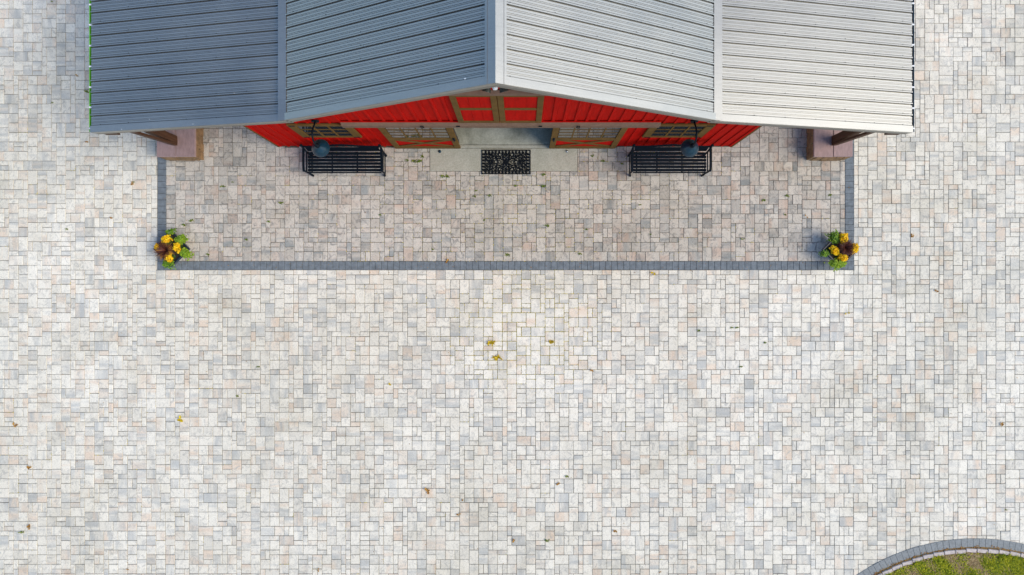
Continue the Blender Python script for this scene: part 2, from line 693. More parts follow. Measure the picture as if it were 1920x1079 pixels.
def drive_score(p):
    cx, cy = (p[0] + p[2]) / 2, (p[1] + p[3]) / 2
    if (p[2] - p[0]) * (p[3] - p[1]) < 5.9 * HU * HU or not in_frame(cx, cy) or cy > 0.4:
        return None
    return math.hypot(cx, (cy + 2.4) * 1.5)


lay(pieces, 'paver', driveway, prnd, drive_score, 'paver_field', 'pale cream, blue-grey and peach pavers of the yard')

yard_pieces = pieces

# patio inside the slate border
PX0, PX1, PY0, PY1 = BX0 + BW, BX1 - BW, BY1, BACK
pm_ = MB().box(BX0 + .004, BX1 - .004, BY0 + .004, BACK, -0.05, -0.0145)
patio = tag(pm_.build('patio', 'joint'), 'darker pinkish paver porch inside the slate border', kind='structure')
wallr = (XC - HWALL - 0.01, WALL_Y - 0.005, XC + HWALL + 0.01, 60)
slabr = (-1.722, 2.285, 1.048, 60)
pieces = []
W_, H_ = int((PX1 - PX0) / HU) + 1, int((PY1 - PY0) / HU) + 1
for (c, r, a, b) in tiling(W_, H_, prnd):
    x0, y0 = PX0 + c * HU, PY0 + r * HU
    x1, y1 = min(x0 + a * HU, PX1), min(y0 + b * HU, PY1)
    q = clip_out(x0, y0, x1, y1, wallr)
    for e in q:
        for e2 in clip_out(*e, slabr):
            pieces.append(e2 + (orient(a, b, prnd),))


def patio_score(p):
    cx, cy = (p[0] + p[2]) / 2, (p[1] + p[3]) / 2
    if (p[2] - p[0]) * (p[3] - p[1]) < 5.7 * HU * HU or cy > 2.6:
        return None
    return math.hypot(cx, (cy - 1.4) * 2)


lay(pieces, 'patio_paver', patio, prnd, patio_score, 'patio_paver_field', 'pinkish grey pavers of the porch')


def block_mesh(name, w, d, mat, h=0.05):
    mb = MB()
    mb.bbox(-w / 2, w / 2, -d / 2, d / 2, -h + 0.003, 0.003, 0.005)
    o = mb.build(name, mat)
    me = o.data
    bpy.data.objects.remove(o)
    return me


def place(name, me, parent, x, y, z=0.0, rz=0.0, jitter=0.0):
    o = bpy.data.objects.new(name, me)
    C.objects.link(o)
    o.location = (x * S, y * S, (z + rng.uniform(-jitter, jitter)) * S)
    o.rotation_euler.z = rz
    o.parent = parent
    return o


nb = 115
bl = (BX1 - BX0) / nb
me_h = block_mesh('edging_block', bl - 0.0035, BW - 0.006, 'edging')
for i in range(nb):
    place('edging_block', me_h, patio, BX0 + (i + .5) * bl, (BY0 + BY1) / 2 + rng.uniform(-.002, .002), 0, rng.uniform(-.008, .008), .0015)
me_v = block_mesh('edging_block', BW - 0.006, 0.115 - 0.0035, 'edging')
for sx in (BX0 + BW / 2, BX1 - BW / 2):
    for i in range(40):
        place('edging_block', me_v, patio, sx + rng.uniform(-.002, .002), BY1 + (i + .5) * 0.115, 0, rng.uniform(-.008, .008), .0015)

# doorstep slab, threshold and the floor inside
sm = MB().bbox(-1.718, 1.044, 2.289, 2.715, -0.045, 0.008, 0.006)
tag(sm.build('doorstep', 'slab'), 'pale concrete doorstep slab under the black mat', kind='structure')
tm = MB().bbox(-1.45, 0.86, 2.722, 2.775, -0.045, 0.014, 0.006)
tag(tm.build('threshold', 'slab'), 'concrete threshold strip of the open barn door', kind='structure')
fm = MB().box(XC - HWALL + .08, XC + HWALL - .08, 2.782, BACK - .1, -0.045, 0.010)
tag(fm.build('interior_floor', 'interior'), 'grey polished concrete floor inside the barn door', kind='structure')

# moss creeping out of the joints, thickest in the trodden strip before the door
mr = random.Random(12)
moss = MB()


def moss_edge(x0, y0, x1, y1, dens):
    L = math.hypot(x1 - x0, y1 - y0)
    ux, uy = (x1 - x0) / L, (y1 - y0) / L
    u = 0.0
    while u < L:
        l = mr.uniform(.010, .030)
        if mr.random() < dens:
            w = mr.uniform(.005, .011)
            o = mr.uniform(-.002, .002)
            a = (x0 + ux * u - uy * o, y0 + uy * u + ux * o)
            b = (x0 + ux * min(u + l, L) - uy * o, y0 + uy * min(u + l, L) + ux * o)
            z = mr.uniform(.002, .007)
            i = len(moss.v)
            m_ = ((a[0] + b[0]) / 2, (a[1] + b[1]) / 2)
            moss.v += [(a[0], a[1], -.004), (m_[0] + uy * w, m_[1] - ux * w, -.003), (b[0], b[1], -.004), (m_[0] - uy * w, m_[1] + ux * w, -.003), (m_[0], m_[1], z)]
            moss.f += [(i, i + 1, i + 4), (i + 1, i + 2, i + 4), (i + 2, i + 3, i + 4), (i + 3, i, i + 4)]
        u += l


for pcs, yard in ((yard_pieces, True), (pieces, False)):
    for (x0, y0, x1, y1, _) in pcs:
        cx, cy = (x0 + x1) / 2, (y0 + y1) / 2
        if not (-9.8 < cx < 9.6 and -5.4 < cy < 3.3):
            continue
        if yard:
            d = math.hypot((cx - 0.05) / 1.5, (cy + 0.65) / 1.15)
            dens = max(0.0, 1.2 - d) * 1.6
        else:
            d = abs(cx + .2) / 3.2
            dens = max(0.0, .34 - .24 * d)
        dens = dens * mr.uniform(.4, 1.0) + (.28 if mr.random() < .03 else 0.0)
        if dens > 0.02:
            moss_edge(x0, y0, x1, y0, dens)
            moss_edge(x1, y0, x1, y1, dens * .7)
tag(moss.build('joint_moss', 'moss'), 'yellow green moss creeping along the paver joints', 'moss', kind='stuff')

# ------------------------------------------------------------------ round lawn bed
lm = MB()
ncirc = 96
i0 = len(lm.v)
RL = IR - 0.20
lm.v.append((IC[0], IC[1], 0.035))
for r_, z_ in ((RL * 0.5, 0.03), (RL, 0.012), (RL + 0.06, -0.004)):
    for q in range(ncirc):
        a = 2 * math.pi * q / ncirc
        lm.v.append((IC[0] + r_ * math.cos(a), IC[1] + r_ * math.sin(a), z_))
for q in range(ncirc):
    q2 = (q + 1) % ncirc
    lm.f.append((0, 1 + q, 1 + q2))
    for t in range(2):
        lm.f.append((1 + t * ncirc + q, 1 + (t + 1) * ncirc + q, 1 + (t + 1) * ncirc + q2, 1 + t * ncirc + q2))
bed = tag(lm.build('lawn_bed', 'lawn_soil'), 'round lawn bed edged with grey blocks and pale stones', kind='structure')


def ring_block(a0, a1, r0, r1, z0, z1, ca, n=1):
    """wedge block in coordinates centred on its own middle"""
    am = (a0 + a1) / 2
    mb = MB()
    g = 0.003
    b0, b1 = a0 - am + g / r1, a1 - am - g / r1
    p = []
    for z in (z0, z1):
        for (r, b) in ((r0, b0), (r1, b0), (r1, b1), (r0, b1)):
            p.append((r * math.cos(b) - (r0 + r1) / 2, r * math.sin(b), z))
    mb.hexa(p)
    return mb


nring = 218
da = 2 * math.pi / nring
o_ = ring_block(0, da, IR - 0.155, IR, -0.05, 0.011, 0).build('ring_block', 'edging_grey', bevel=0.004)
me_r = o_.data
bpy.data.objects.remove(o_)
for i in range(nring):
    a = (i + .5) * da
    if not (R(60) < a < R(150)):
        continue
    rm = IR - 0.0775
    o = place('ring_block', me_r, bed, IC[0] + rm * math.cos(a), IC[1] + rm * math.sin(a), 0, a + rng.uniform(-.01, .01), .001)
nst = 116
ds = 2 * math.pi / nst
for i in range(nst):
    a = (i + .5) * ds
    if not (R(60) < a < R(150)):
        continue
    mb = MB().bbox(-0.036, 0.036, -0.099, 0.099, -0.03, 0.035, 0.01)
    o = mb.build('kerb_stone', 'pink_stone', bed)
    rm = IR - 0.222 + rng.uniform(-.006, .006)
    o.location = ((IC[0] + rm * math.cos(a)) * S, (IC[1] + rm * math.sin(a)) * S, rng.uniform(-.004, .004) * S)
    o.rotation_euler.z = a - 0.07 + rng.uniform(-.03, .03)


def vnoise(x, y):
    return (math.sin(x * 3.1 + 1.3 * math.sin(y * 2.3)) + math.sin(y * 4.3 + 1.7 * math.sin(x * 1.9 + 2)) + 0.7 * math.sin(x * 9.1 + y * 7.7)) / 2.7


grs, th = MB(), MB()
gr = random.Random(5)
for i in range(60000):
    x, y = gr.uniform(6.2, 10.6), gr.uniform(-6.3, -4.7)
    d = math.hypot(x - IC[0], y - IC[1])
    if d > IR - 0.265:
        continue
    v = vnoise(x * 1.6, y * 1.6) + .5 * vnoise(x * 4.3 + 5, y * 4.3)
    dry = gr.random() < 0.42 - 0.75 * v
    a = gr.uniform(0, 2 * math.pi)
    L = gr.uniform(0.03, 0.075) * (1.0 + max(0, v) * .7 if not dry else 1.1)
    w = gr.uniform(0.004, 0.009)
    lean = gr.uniform(0.5, 1.0) if not dry else gr.uniform(0.9, 1.3)
    dx, dy = math.cos(a), math.sin(a)
    z0 = 0.02
    m1 = (x + dx * L * .5 * lean, y + dy * L * .5 * lean, z0 + L * .55 * (1.35 - lean))
    t1 = (x + dx * L * lean, y + dy * L * lean, z0 + L * .8 * (1.35 - lean))
    mb = th if dry else grs
    i0 = len(mb.v)
    mb.v += [(x - dy * w, y + dx * w, z0 - .004), (x + dy * w, y - dx * w, z0 - .004),
             (m1[0] + dy * w * .8, m1[1] - dx * w * .8, m1[2]), (m1[0] - dy * w * .8, m1[1] + dx * w * .8, m1[2]), t1]
    mb.f += [(i0, i0 + 1, i0 + 2, i0 + 3), (i0 + 3, i0 + 2, i0 + 4)]
tag(grs.build('grass', 'grass'), 'patchy green lawn grass in the round bed', 'grass', kind='stuff')
tag(th.build('dry_thatch', 'thatch'), 'straw coloured dead grass among the lawn', 'grass', kind='stuff')


def leaf_shape(mb, x, y, z, L, w, a, tilt, rnd, cup=0.25):
    """one small folded leaf"""
    dx, dy = math.cos(a), math.sin(a)
    ct, st = math.cos(tilt), math.sin(tilt)

    def P(u, v, h):
        return (x + dx * u * ct - dy * v, y + dy * u * ct + dx * v, z + u * st + h)
    i = len(mb.v)
    mb.v += [P(0, 0, 0), P(L * .35, -w, cup * w), P(L * .75, -w * .8, cup * w), P(L, 0, 0),
             P(L * .75, w * .8, cup * w), P(L * .35, w, cup * w), P(L * .5, 0, 0)]
    mb.f += [(i, i + 1, i + 6), (i + 1, i + 2, i + 6), (i + 2, i + 3, i + 6),
             (i + 3, i + 4, i + 6), (i + 4, i + 5, i + 6), (i + 5, i, i + 6)]


lit = MB()
for i in range(520):
    a = R(gr.uniform(62, 148))
    r_ = IR - 0.170 + gr.gauss(0, 0.018)
    leaf_shape(lit, IC[0] + r_ * math.cos(a), IC[1] + r_ * math.sin(a), 0.012, gr.uniform(.012, .04), gr.uniform(.004, .010), gr.uniform(0, 6.28), gr.uniform(0, .5), gr)
tag(lit.build('leaf_litter', 'dry'), 'brown leaf litter between grey blocks and pale stones', 'litter', kind='stuff')

# ------------------------------------------------------------------ barn
barn = thing('barn', (XC, WALL_Y, 0), 'red barn with grey ribbed metal roof and open sliding doors', 'barn')
BL = Vector((XC, WALL_Y, 0))


def bpart(mb, name, mat, parent=None, label=None, **kw):
    """barn parts are written in plan coordinates; shift them to the barn's own base point"""
    p = parent if parent is not None else barn
    o = mb.build(name, mat, p, **kw)
    if p is barn:
        o.location = Vector((-XC * S, -WALL_Y * S, 0))
    if label:
        o['label'] = label
    return o


YF = 2.50                        # plane of the roof's front edge
ZR, ZB, ZE = 4.64, 2.92, 2.15    # ridge, change of slope, eave
WB, WE = 3.075, 6.377
YB = BACK + 0.3


def zroof(x):
    d = abs(x - XC)
    if d < WB:
        return ZR + (ZB - ZR) * d / WB
    return ZB + (ZE - ZB) * (d - WB) / (WE - WB)


# --- front wall: sheathing, boards, battens
BF = WALL_Y                       # face of the boards
OPX0, OPX1, OPZ = -1.17, 0.55, 1.78
xl, xr = XC - HWALL, XC + HWALL


def wall_poly(mb, x0, x1, z0, y0, y1, drop=0.08):
    xs = sorted(set([x0, x1] + [q for q in (XC - WB, XC, XC + WB) if x0 < q < x1]))
    for a, b in zip(xs[:-1], xs[1:]):
        za, zb = zroof(a) - drop, zroof(b) - drop
        mb.hexa([(a, y0, z0), (b, y0, z0), (b, y1, z0), (a, y1, z0), (a, y0, za), (b, y0, zb), (b, y1, zb), (a, y1, za)])


mb = MB()
for a, b, z in ((xl + .01, OPX0, 0.0), (OPX0, OPX1, OPZ), (OPX1, xr - .01, 0.0)):
    wall_poly(mb, a, b, z, BF + 0.02, BF + 0.10)
fw = bpart(mb, 'front_wall', 'dark')
PITCH = 0.18
xs = []
nbrd = int(round(2 * HWALL / PITCH))
pw = 2 * HWALL / nbrd
for i in range(nbrd):
    a, b = xl + i * pw, xl + (i + 1) * pw
    segs = []
    if b <= OPX0 or a >= OPX1:
        segs = [(a, b, 0.03)]
    elif a < OPX0:
        segs = [(a, OPX0, 0.03), (OPX0, b, OPZ)]
    elif b > OPX1:
        segs = [(a, OPX1, OPZ), (OPX1, b, 0.03)]
    else:
        segs = [(a, b, OPZ)]
    for (p, q, z) in segs:
        if q - p < 0.01:
            continue
        mb = MB()
        wall_poly(mb, p + .001, q - .001, z, BF, BF + 0.019, 0.085)
        bpart(mb, 'siding_board', 'red', fw)
        fw.children[-1].location = (0, 0, 0)
# things fixed over the siding: battens stop there
WIN = [(-3.81, -2.78), (2.10, 3.14)]
WZ0, WZ1 = 0.89, 1.77
for i in range(nbrd + 1):
    x = xl + i * pw
    w = 0.024
    if i in (0, nbrd):
        x += w if i == 0 else -w
    spans = [(0.03, None)]
    if OPX0 - .03 < x < OPX1 + .03:
        spans = [(OPZ, None)]
    for a, b in WIN:
        if a - .02 < x < b + .02:
            spans = [(0.03, WZ0 - .005), (WZ1 + .005, None)]
    for (z0, z1) in spans:
        mb = MB()
        if z1 is None:
            wall_poly(mb, x - w, x + w, z0, BF - 0.016, BF - 0.0005, 0.09)
        else:
            mb.box(x - w, x + w, BF - 0.016, BF - 0.0005, z0, z1)
        bpart(mb, 'batten', 'red', fw, bevel=0.004)

# side and back walls, corner boards
for sx, nm in ((xl, -1), (xr, 1)):
    z = zroof(sx) - .08
    mb = MB().box(min(sx, sx - nm * .08), max(sx, sx - nm * .08), BF + 0.104, BACK, 0.0, z)
    bpart(mb, 'side_wall', 'red')
    x0 = sx if nm > 0 else sx - .03
    mb = MB().box(x0 + (.002 * nm), x0 + .03 + (.002 * nm), BF - 0.018, BF + 0.09, 0.0, z - .01)
    bpart(mb, 'corner_board', 'brown')
mb = MB()
wall_poly(mb, xl + .09, xr - .09, 0.0, BACK - .1, BACK - .02)
bpart(mb, 'back_wall', 'red')

# --- roof: decks with ribbed sheets
RIB = 0.178


def slope_frame(side, upper):
    """(x, z) of the high and the low edge"""
    if upper:
        return (XC, ZR), (XC + side * (WB + 0.03), ZB - 0.03 * (ZR - ZB) / WB)
    return (XC + side * (WB - 0.02), ZB - 0.035), (XC + side * WE, ZE - 0.0)


def sheet(mb, hi, lo, y0, n, pitch=RIB, lift=0.032):
    """ribbed sheet: n pitches wide, profile across y, swept down the slope"""
    dx, dz = lo[0] - hi[0], lo[1] - hi[1]
    L = math.hypot(dx, dz)
    nx, nz = -dz / L, dx / L
    if nz < 0:
        nx, nz = -nx, -nz
    prof = []
    for i in range(n):
        b = y0 + i * pitch
        # rib between two added shade grooves, then four pan lines grooved to read dark
        prof += [(b, 0.0), (b + 0.001, -0.030), (b + 0.016, -0.030), (b + 0.018, 0.014), (b + 0.036, 0.014), (b + 0.038, -0.026), (b + 0.048, -0.026), (b + 0.049, 0.0)]
        for c in (0.078, 0.096, 0.130, 0.148):
            prof += [(b + c - 0.003, 0.0), (b + c - 0.0027, -0.010), (b + c + 0.0027, -0.010), (b + c + 0.003, 0.0)]
    prof.append((y0 + n * pitch - 0.0005, 0.0))
    i0 = len(mb.v)
    for (y, h) in prof:
        for e in (hi, lo):
            if e[0] == XC:
                mb.v.append((XC, y, e[1] + (h + lift) / nz))
            else:
                mb.v.append((e[0] + nx * (h + lift), y, e[1] + nz * (h + lift)))
    for j in range(len(prof) - 1):
        a = i0 + 2 * j
        f = (a, a + 1, a + 3, a + 2)
        mb.f.append(f if lo[0] > hi[0] else f[::-1])


def slope_strip(mb, hi, lo, y0, y1, h0, h1):
    dx, dz = lo[0] - hi[0], lo[1] - hi[1]
    L = math.hypot(dx, dz)
    nx, nz = -dz / L, dx / L
    if nz < 0:
        nx, nz = -nx, -nz
    a, b = (hi, lo) if lo[0] > hi[0] else (lo, hi)

    def P(e, y, h):
        if e[0] == XC:               # mitred along the ridge
            return (XC, y, e[1] + h / nz)
        return (e[0] + nx * h, y, e[1] + nz * h)
    mb.hexa([P(a, y0, h0), P(b, y0, h0), P(b, y1, h0), P(a, y1, h0), P(a, y0, h1), P(b, y0, h1), P(b, y1, h1), P(a, y1, h1)])


RAKE_W = 0.098
for side in (-1, 1):
    for upper in (True, False):
        hi, lo = slope_frame(side, upper)
        mb = MB()
        slope_strip(mb, hi, lo, YF + 0.03, YB, -0.055, 0.0)
        deck = bpart(mb, 'roof_slope', 'dark', label=('upper' if upper else 'lower') + (' blue-grey left' if side < 0 else ' pale grey right') + ' roof slope of ribbed metal')
        y = YF + RAKE_W - 0.035
        while y < YB - 0.1:
            mb = MB()
            sheet(mb, hi, lo, y, 4)
            bpart(mb, 'roof_sheet', 'roof', deck)
            y += 4 * RIB
        # screws in rows
        mb = MB()
        dx, dz = lo[0] - hi[0], lo[1] - hi[1]
        L = math.hypot(dx, dz)
        nx, nz = -dz / L, dx / L
        if nz < 0:
            nx, nz = -nx, -nz
        for t in range(7 if not upper else 6):
            f = 0.05 + 0.9 * t / (6 if not upper else 5)
            yy = YF + RAKE_W - 0.035 + 0.048
            while yy < 5.0:
                c = (hi[0] + dx * f + nx * .034, yy + rng.uniform(-.004, .004), hi[1] + dz * f + nz * .034)
                mb.box(c[0] - .0042, c[0] + .0042, c[1] - .0042, c[1] + .0042, c[2] - .004, c[2] + .006)
                yy += RIB
        s = bpart(mb, 'roof_screws', 'metal_dark', deck)
        s['kind'] = 'stuff'
        # rake trim and fascia
        mb = MB()
        slope_strip(mb, hi, lo, YF - 0.004, YF + RAKE_W, 0.047, 0.054)
        slope_strip(mb, hi, lo, YF - 0.006, YF + 0.004, -0.02, 0.0465)
        bpart(mb, 'rake_trim', 'roof')
        mb = MB()
        slope_strip(mb, hi, lo, YF, YF + 0.028, -0.105, -0.022)
        bpart(mb, 'fascia', 'fascia')
    # flashing where the slope changes
    hi, lo = slope_frame(side, False)
    f = 0.132 / WE * 2
    h2 = (XC + side * WB, ZB - 0.012)
    tdz = (ZE - ZB) / (WE - WB)
    l2 = (XC + side * (WB + 0.125), ZB + tdz * 0.125 - 0.008)
    mb = MB()
    slope_strip(mb, h2, l2, YF + RAKE_W + .002, YB, 0.048, 0.055)
    slope_strip(mb, (XC + side * WB, ZB - .012), l2, YF - 0.005, YF + RAKE_W + .001, 0.056, 0.061)
    bpart(mb, 'transition_flashing', 'roof')
    # gutter at the eave
    ex = XC + side * WE
    g0, g1 = (ex - 0.064, ex + 0.0) if side < 0 else (ex - 0.0, ex + 0.064)
    mb = MB()
    mb.box(g0, g1, YF + .02, YB, ZE - 0.10, ZE - 0.092)
    gm_ = 'gutter_green' if side < 0 else 'gutter_blue'
    outer = g0 if side < 0 else g1
    inner = g1 if side < 0 else g0
    mb.box(outer - .004, outer + .004, YF + .02, YB, ZE - 0.091, ZE - 0.015)
    mb.box(inner - .004, inner + .004, YF + .02, YB, ZE - 0.091, ZE - 0.03)
    mb.box(min(inner, outer) + .005, max(inner, outer) - .005, YF + .02, YF + .026, ZE - 0.091, ZE - 0.02)
    gut = bpart(mb, 'gutter', gm_, label='bright green gutter' if side < 0 else 'dark teal gutter')
    y = YF + 0.06
    while y < 5.2:
        mb = MB().bbox(g0 - .002, g1 + .002, y, y + 0.024, ZE - 0.014, ZE - 0.002, 0.003)
        bpart(mb, 'gutter_clip', 'white', gut)
        y += 0.322 + rng.uniform(-.012, .012)
    # plate beam along the eave: its end shows under the corner
    b0 = ex + (0.03 if side < 0 else -0.25)
    mb = MB().box(b0, b0 + 0.22, YF + 0.035, BACK, ZE - 0.30, ZE - 0.135)
    bpart(mb, 'eave_beam', 'timber')

# ridge cap
mb = MB()
sl = (ZR - ZB) / WB
for side in (-1, 1):
    hi = (XC, ZR)
    lo = (XC + side * 0.10, ZR - sl * 0.10)
    slope_strip(mb, hi, lo, YF - 0.008, YB, 0.058, 0.064)
    l1, h1 = (XC + side * 0.078, ZR - sl * 0.078), (XC + side * 0.068, ZR - sl * 0.068)
    slope_strip(mb, h1, l1, YF - 0.007, YB, 0.0645, 0.070)
bpart(mb, 'ridge_cap', 'roof')

# --- track covers over the sliding doors and the loft doors
DY0, DY1 = 2.700, 2.736           # front and back of the hanging doors


def track(x0, x1, z0, z1, name):
    mb = MB()
    mb.hexa([(x0, 2.684, z0), (x1, 2.684, z0), (x1, BF - .018, z0), (x0, BF - .018, z0),
             (x0, 2.684, z0 + (z1 - z0) * .72), (x1, 2.684, z0 + (z1 - z0) * .72), (x1, BF - .018, z1), (x0, BF - .018, z1)])
    t = bpart(mb, name, 'rail', bevel=0.004)
    return t


tr = track(-2.90, 2.23, 1.705, 1.895, 'track_cover')
mb = MB().box(-2.90, 2.23, BF - .030, BF - .0172, 1.899, 1.925)
bpart(mb, 'track_flashing', 'red')
tr2 = track(-1.42, 0.78, 3.505, 3.61, 'loft_track_cover')
for x in (-1.62, 0.93):
    mb = MB()
    s = 1 if x < 0 else -1
    mb.tube([(x + s * .05, 2.672, 1.86), (x, 2.672, 1.865), (x, 2.66, 1.79), (x + s * .05, 2.672, 1.79)], 0.008, 6)
    bpart(mb, 'hook', 'black', tr)
for x in (-1.02, 0.30):
    mb = MB().box(x - .03, x + .03, 2.668, 2.683, 1.83, 1.85)
    bpart(mb, 'bracket', 'black', tr)


def sliding_door(x0, x1, handle_side, label):
    z0, z1 = 0.03, 1.80
    SW = 0.105
    ym = (DY0 + DY1) / 2
    mb = MB().box(x0 + .01, x1 - .01, ym + .006, DY1, z0 + .01, 0.80)
    d = bpart(mb, 'sliding_door', 'red', label=label)
    for a in (x0, x1 - SW):
        bpart(MB().box(a, a + SW, DY0, DY1 - .001, z0, z1), 'stile', 'brown', d, bevel=.004)
    for (a, b) in ((z0, 0.16), (0.73, 0.87), (z1 - .12, z1)):
        bpart(MB().box(x0 + SW + .001, x1 - SW - .001, DY0 + .001, DY1 - .002, a, b), 'rail', 'brown', d, bevel=.004)
    a, b = x0 + SW, x1 - SW
    for (p, q, yy) in (((a + .02, .19), (b - .02, .71), .003), ((a + .02, .71), (b - .02, .19), .005)):
        mb = MB().beam((p[0], DY0 + .010 + yy, p[1]), (q[0], DY0 + .010 + yy, q[1]), 0.010, 0.085, up=(0, 1, 0))
        # beam's wide side must face the yard
        bm_ = MB()
        A, B = Vector((p[0], 0, p[1])), Vector((q[0], 0, q[1]))
        dd = (B - A).normalized()
        nn = Vector((-dd.z, 0, dd.x)) * 0.042
        y_0, y_1 = DY0 + .004 + yy, DY0 + .020
        bm_.hexa([(A.x - nn.x, y_0, A.z - nn.z), (B.x - nn.x, y_0, B.z - nn.z), (B.x - nn.x, y_1, B.z - nn.z), (A.x - nn.x, y_1, A.z - nn.z),
                  (A.x + nn.x, y_0, A.z + nn.z), (B.x + nn.x, y_0, B.z + nn.z), (B.x + nn.x, y_1, B.z + nn.z), (A.x + nn.x, y_1, A.z + nn.z)])
        bpart(bm_, 'brace', 'brown', d)
    nc, nr_ = 4, 4
    gz0, gz1 = 0.875, z1 - .12
    cw, ch = (b - a) / nc, (gz1 - gz0) / nr_
    for c in range(nc):
        for r in range(nr_):
            bpart(MB().box(a + c * cw + .012, a + (c + 1) * cw - .012, DY0 + .011, DY0 + .016, gz0 + r * ch + .009, gz0 + (r + 1) * ch - .009), 'pane', 'glass', d)
    for c in range(1, nc):
        bpart(MB().box(a + c * cw - .011, a + c * cw + .011, DY0 + .005, DY1 - .006, gz0, gz1), 'muntin', 'brown', d)
    for r in range(1, nr_):
        bpart(MB().box(a + .001, b - .001, DY0 + .0062, DY1 - .0065, gz0 + r * ch - .010, gz0 + r * ch + .010), 'muntin', 'brown', d)
    hx = x1 - .05 if handle_side > 0 else x0 + .05
    mb = MB().tube([(hx, DY0 + .002, .74), (hx, DY0 - .028, .76), (hx, DY0 - .028, .88), (hx, DY0 + .002, .90)], .011, 8)
    mb.box(hx - .022, hx + .022, DY0 - .004, DY0 - .0005, .72, .92)
    bpart(mb, 'handle', 'black', d)
    return d


sliding_door(-2.36, -1.14, 1, 'left sliding barn door with glass grid and red cross-braced base')
sliding_door(0.515, 1.745, -1, 'right sliding barn door with glass grid and red cross-braced base')

# loft doors
LX0, LX1, LZ0, LZ1 = -1.0, 0.312, 1.96, 3.49
lmid = (LX0 + LX1) / 2
for (a, b, lb) in ((LX0, lmid - .004, 'left'), (lmid + .004, LX1, 'right')):
    mb = MB().box(a + .01, b - .01, DY0 + .022, DY1, LZ0 + .01, LZ1 - .01)
    d = bpart(mb, 'loft_door', 'red', label=lb + ' red loft door with brown frame')
    SW = .088
    for c in (a, b - SW):
        bpart(MB().box(c, c + SW, DY0, DY1 - .001, LZ0, LZ1), 'stile', 'brown', d, bevel=.004)
    for (p, q) in ((LZ0, LZ0 + .10), (2.715, 2.80), (LZ1 - .10, LZ1)):
        bpart(MB().box(a + SW + .001, b - SW - .001, DY0 + .001, DY1 - .002, p, q), 'rail', 'brown', d, bevel=.004)
    npl = 3
    for (p, q) in ((LZ0 + .101, 2.714), (2.801, LZ1 - .101)):
        w = (b - a - 2 * SW) / npl
        for k in range(npl):
            bpart(MB().box(a + SW + k * w + .002, a + SW + (k + 1) * w - .002, DY0 + .014, DY0 + .0215, p, q), 'plank', 'red', d)

# windows
for wi, (a, b) in enumerate(WIN):
    mb = MB().box(a + .02, b - .02, BF - .012, BF - .002, WZ0 + .02, WZ1 - .02)
    w = bpart(mb, 'window', 'dark', label=('left' if wi == 0 else 'right') + ' brown framed window behind the bench lamp')
    cw = .13
    for c in (a, b - cw):
        bpart(MB().box(c, c + cw, BF - .043, BF - .0125, WZ0, WZ1), 'casing', 'brown', w, bevel=.004)
    for (p, q) in ((WZ0, WZ0 + .07), (WZ1 - .09, WZ1)):
        bpart(MB().box(a + cw + .001, b - cw - .001, BF - .042, BF - .0125, p, q), 'casing', 'brown', w, bevel=.004)
    ga, gb, gz0, gz1 = a + cw, b - cw, WZ0 + .07, WZ1 - .09
    nc, nr_ = 3, 3
    c_, r_ = (gb - ga) / nc, (gz1 - gz0) / nr_
    for c in range(nc):
        for r in range(nr_):
            bpart(MB().box(ga + c * c_ + .015, ga + (c + 1) * c_ - .015, BF - .031, BF - .025, gz0 + r * r_ + .012, gz0 + (r + 1) * r_ - .012), 'pane', 'glass', w)
    for c in range(1, nc):
        bpart(MB().box(ga + c * c_ - .014, ga + c * c_ + .014, BF - .039, BF - .014, gz0, gz1), 'muntin', 'brown', w)
    for r in range(1, nr_):
        bpart(MB().box(ga + .001, gb - .001, BF - .0375, BF - .0145, gz0 + r * r_ - .014, gz0 + r * r_ + .014), 'muntin', 'brown', w)
    for (hx, hz) in ((a + .03, WZ0 + .03), (b - .13, WZ0 + .03), (a + .03, WZ1 - .06), (b - .13, WZ1 - .06)):
        bpart(MB().box(hx, hx + .10, BF - .050, BF - .0435, hz, hz + .025), 'hinge', 'black', w)

# porch posts with their slanted struts
for side in (-1, 1):
    cx = XC + side * 6.03
    mb = MB().box(cx - .065, cx + .065, 2.728, 2.862, 0.345, zroof(cx) - .06)
    bpart(mb, 'porch_post', 'timber', bevel=.006)
    mb = MB().beam((cx - side * .02, 2.712, 0.345), (cx - side * .03, 2.60, 2.06), .085, .04, up=(0, 1, 0))
    bpart(mb, 'porch_strut', 'timber')

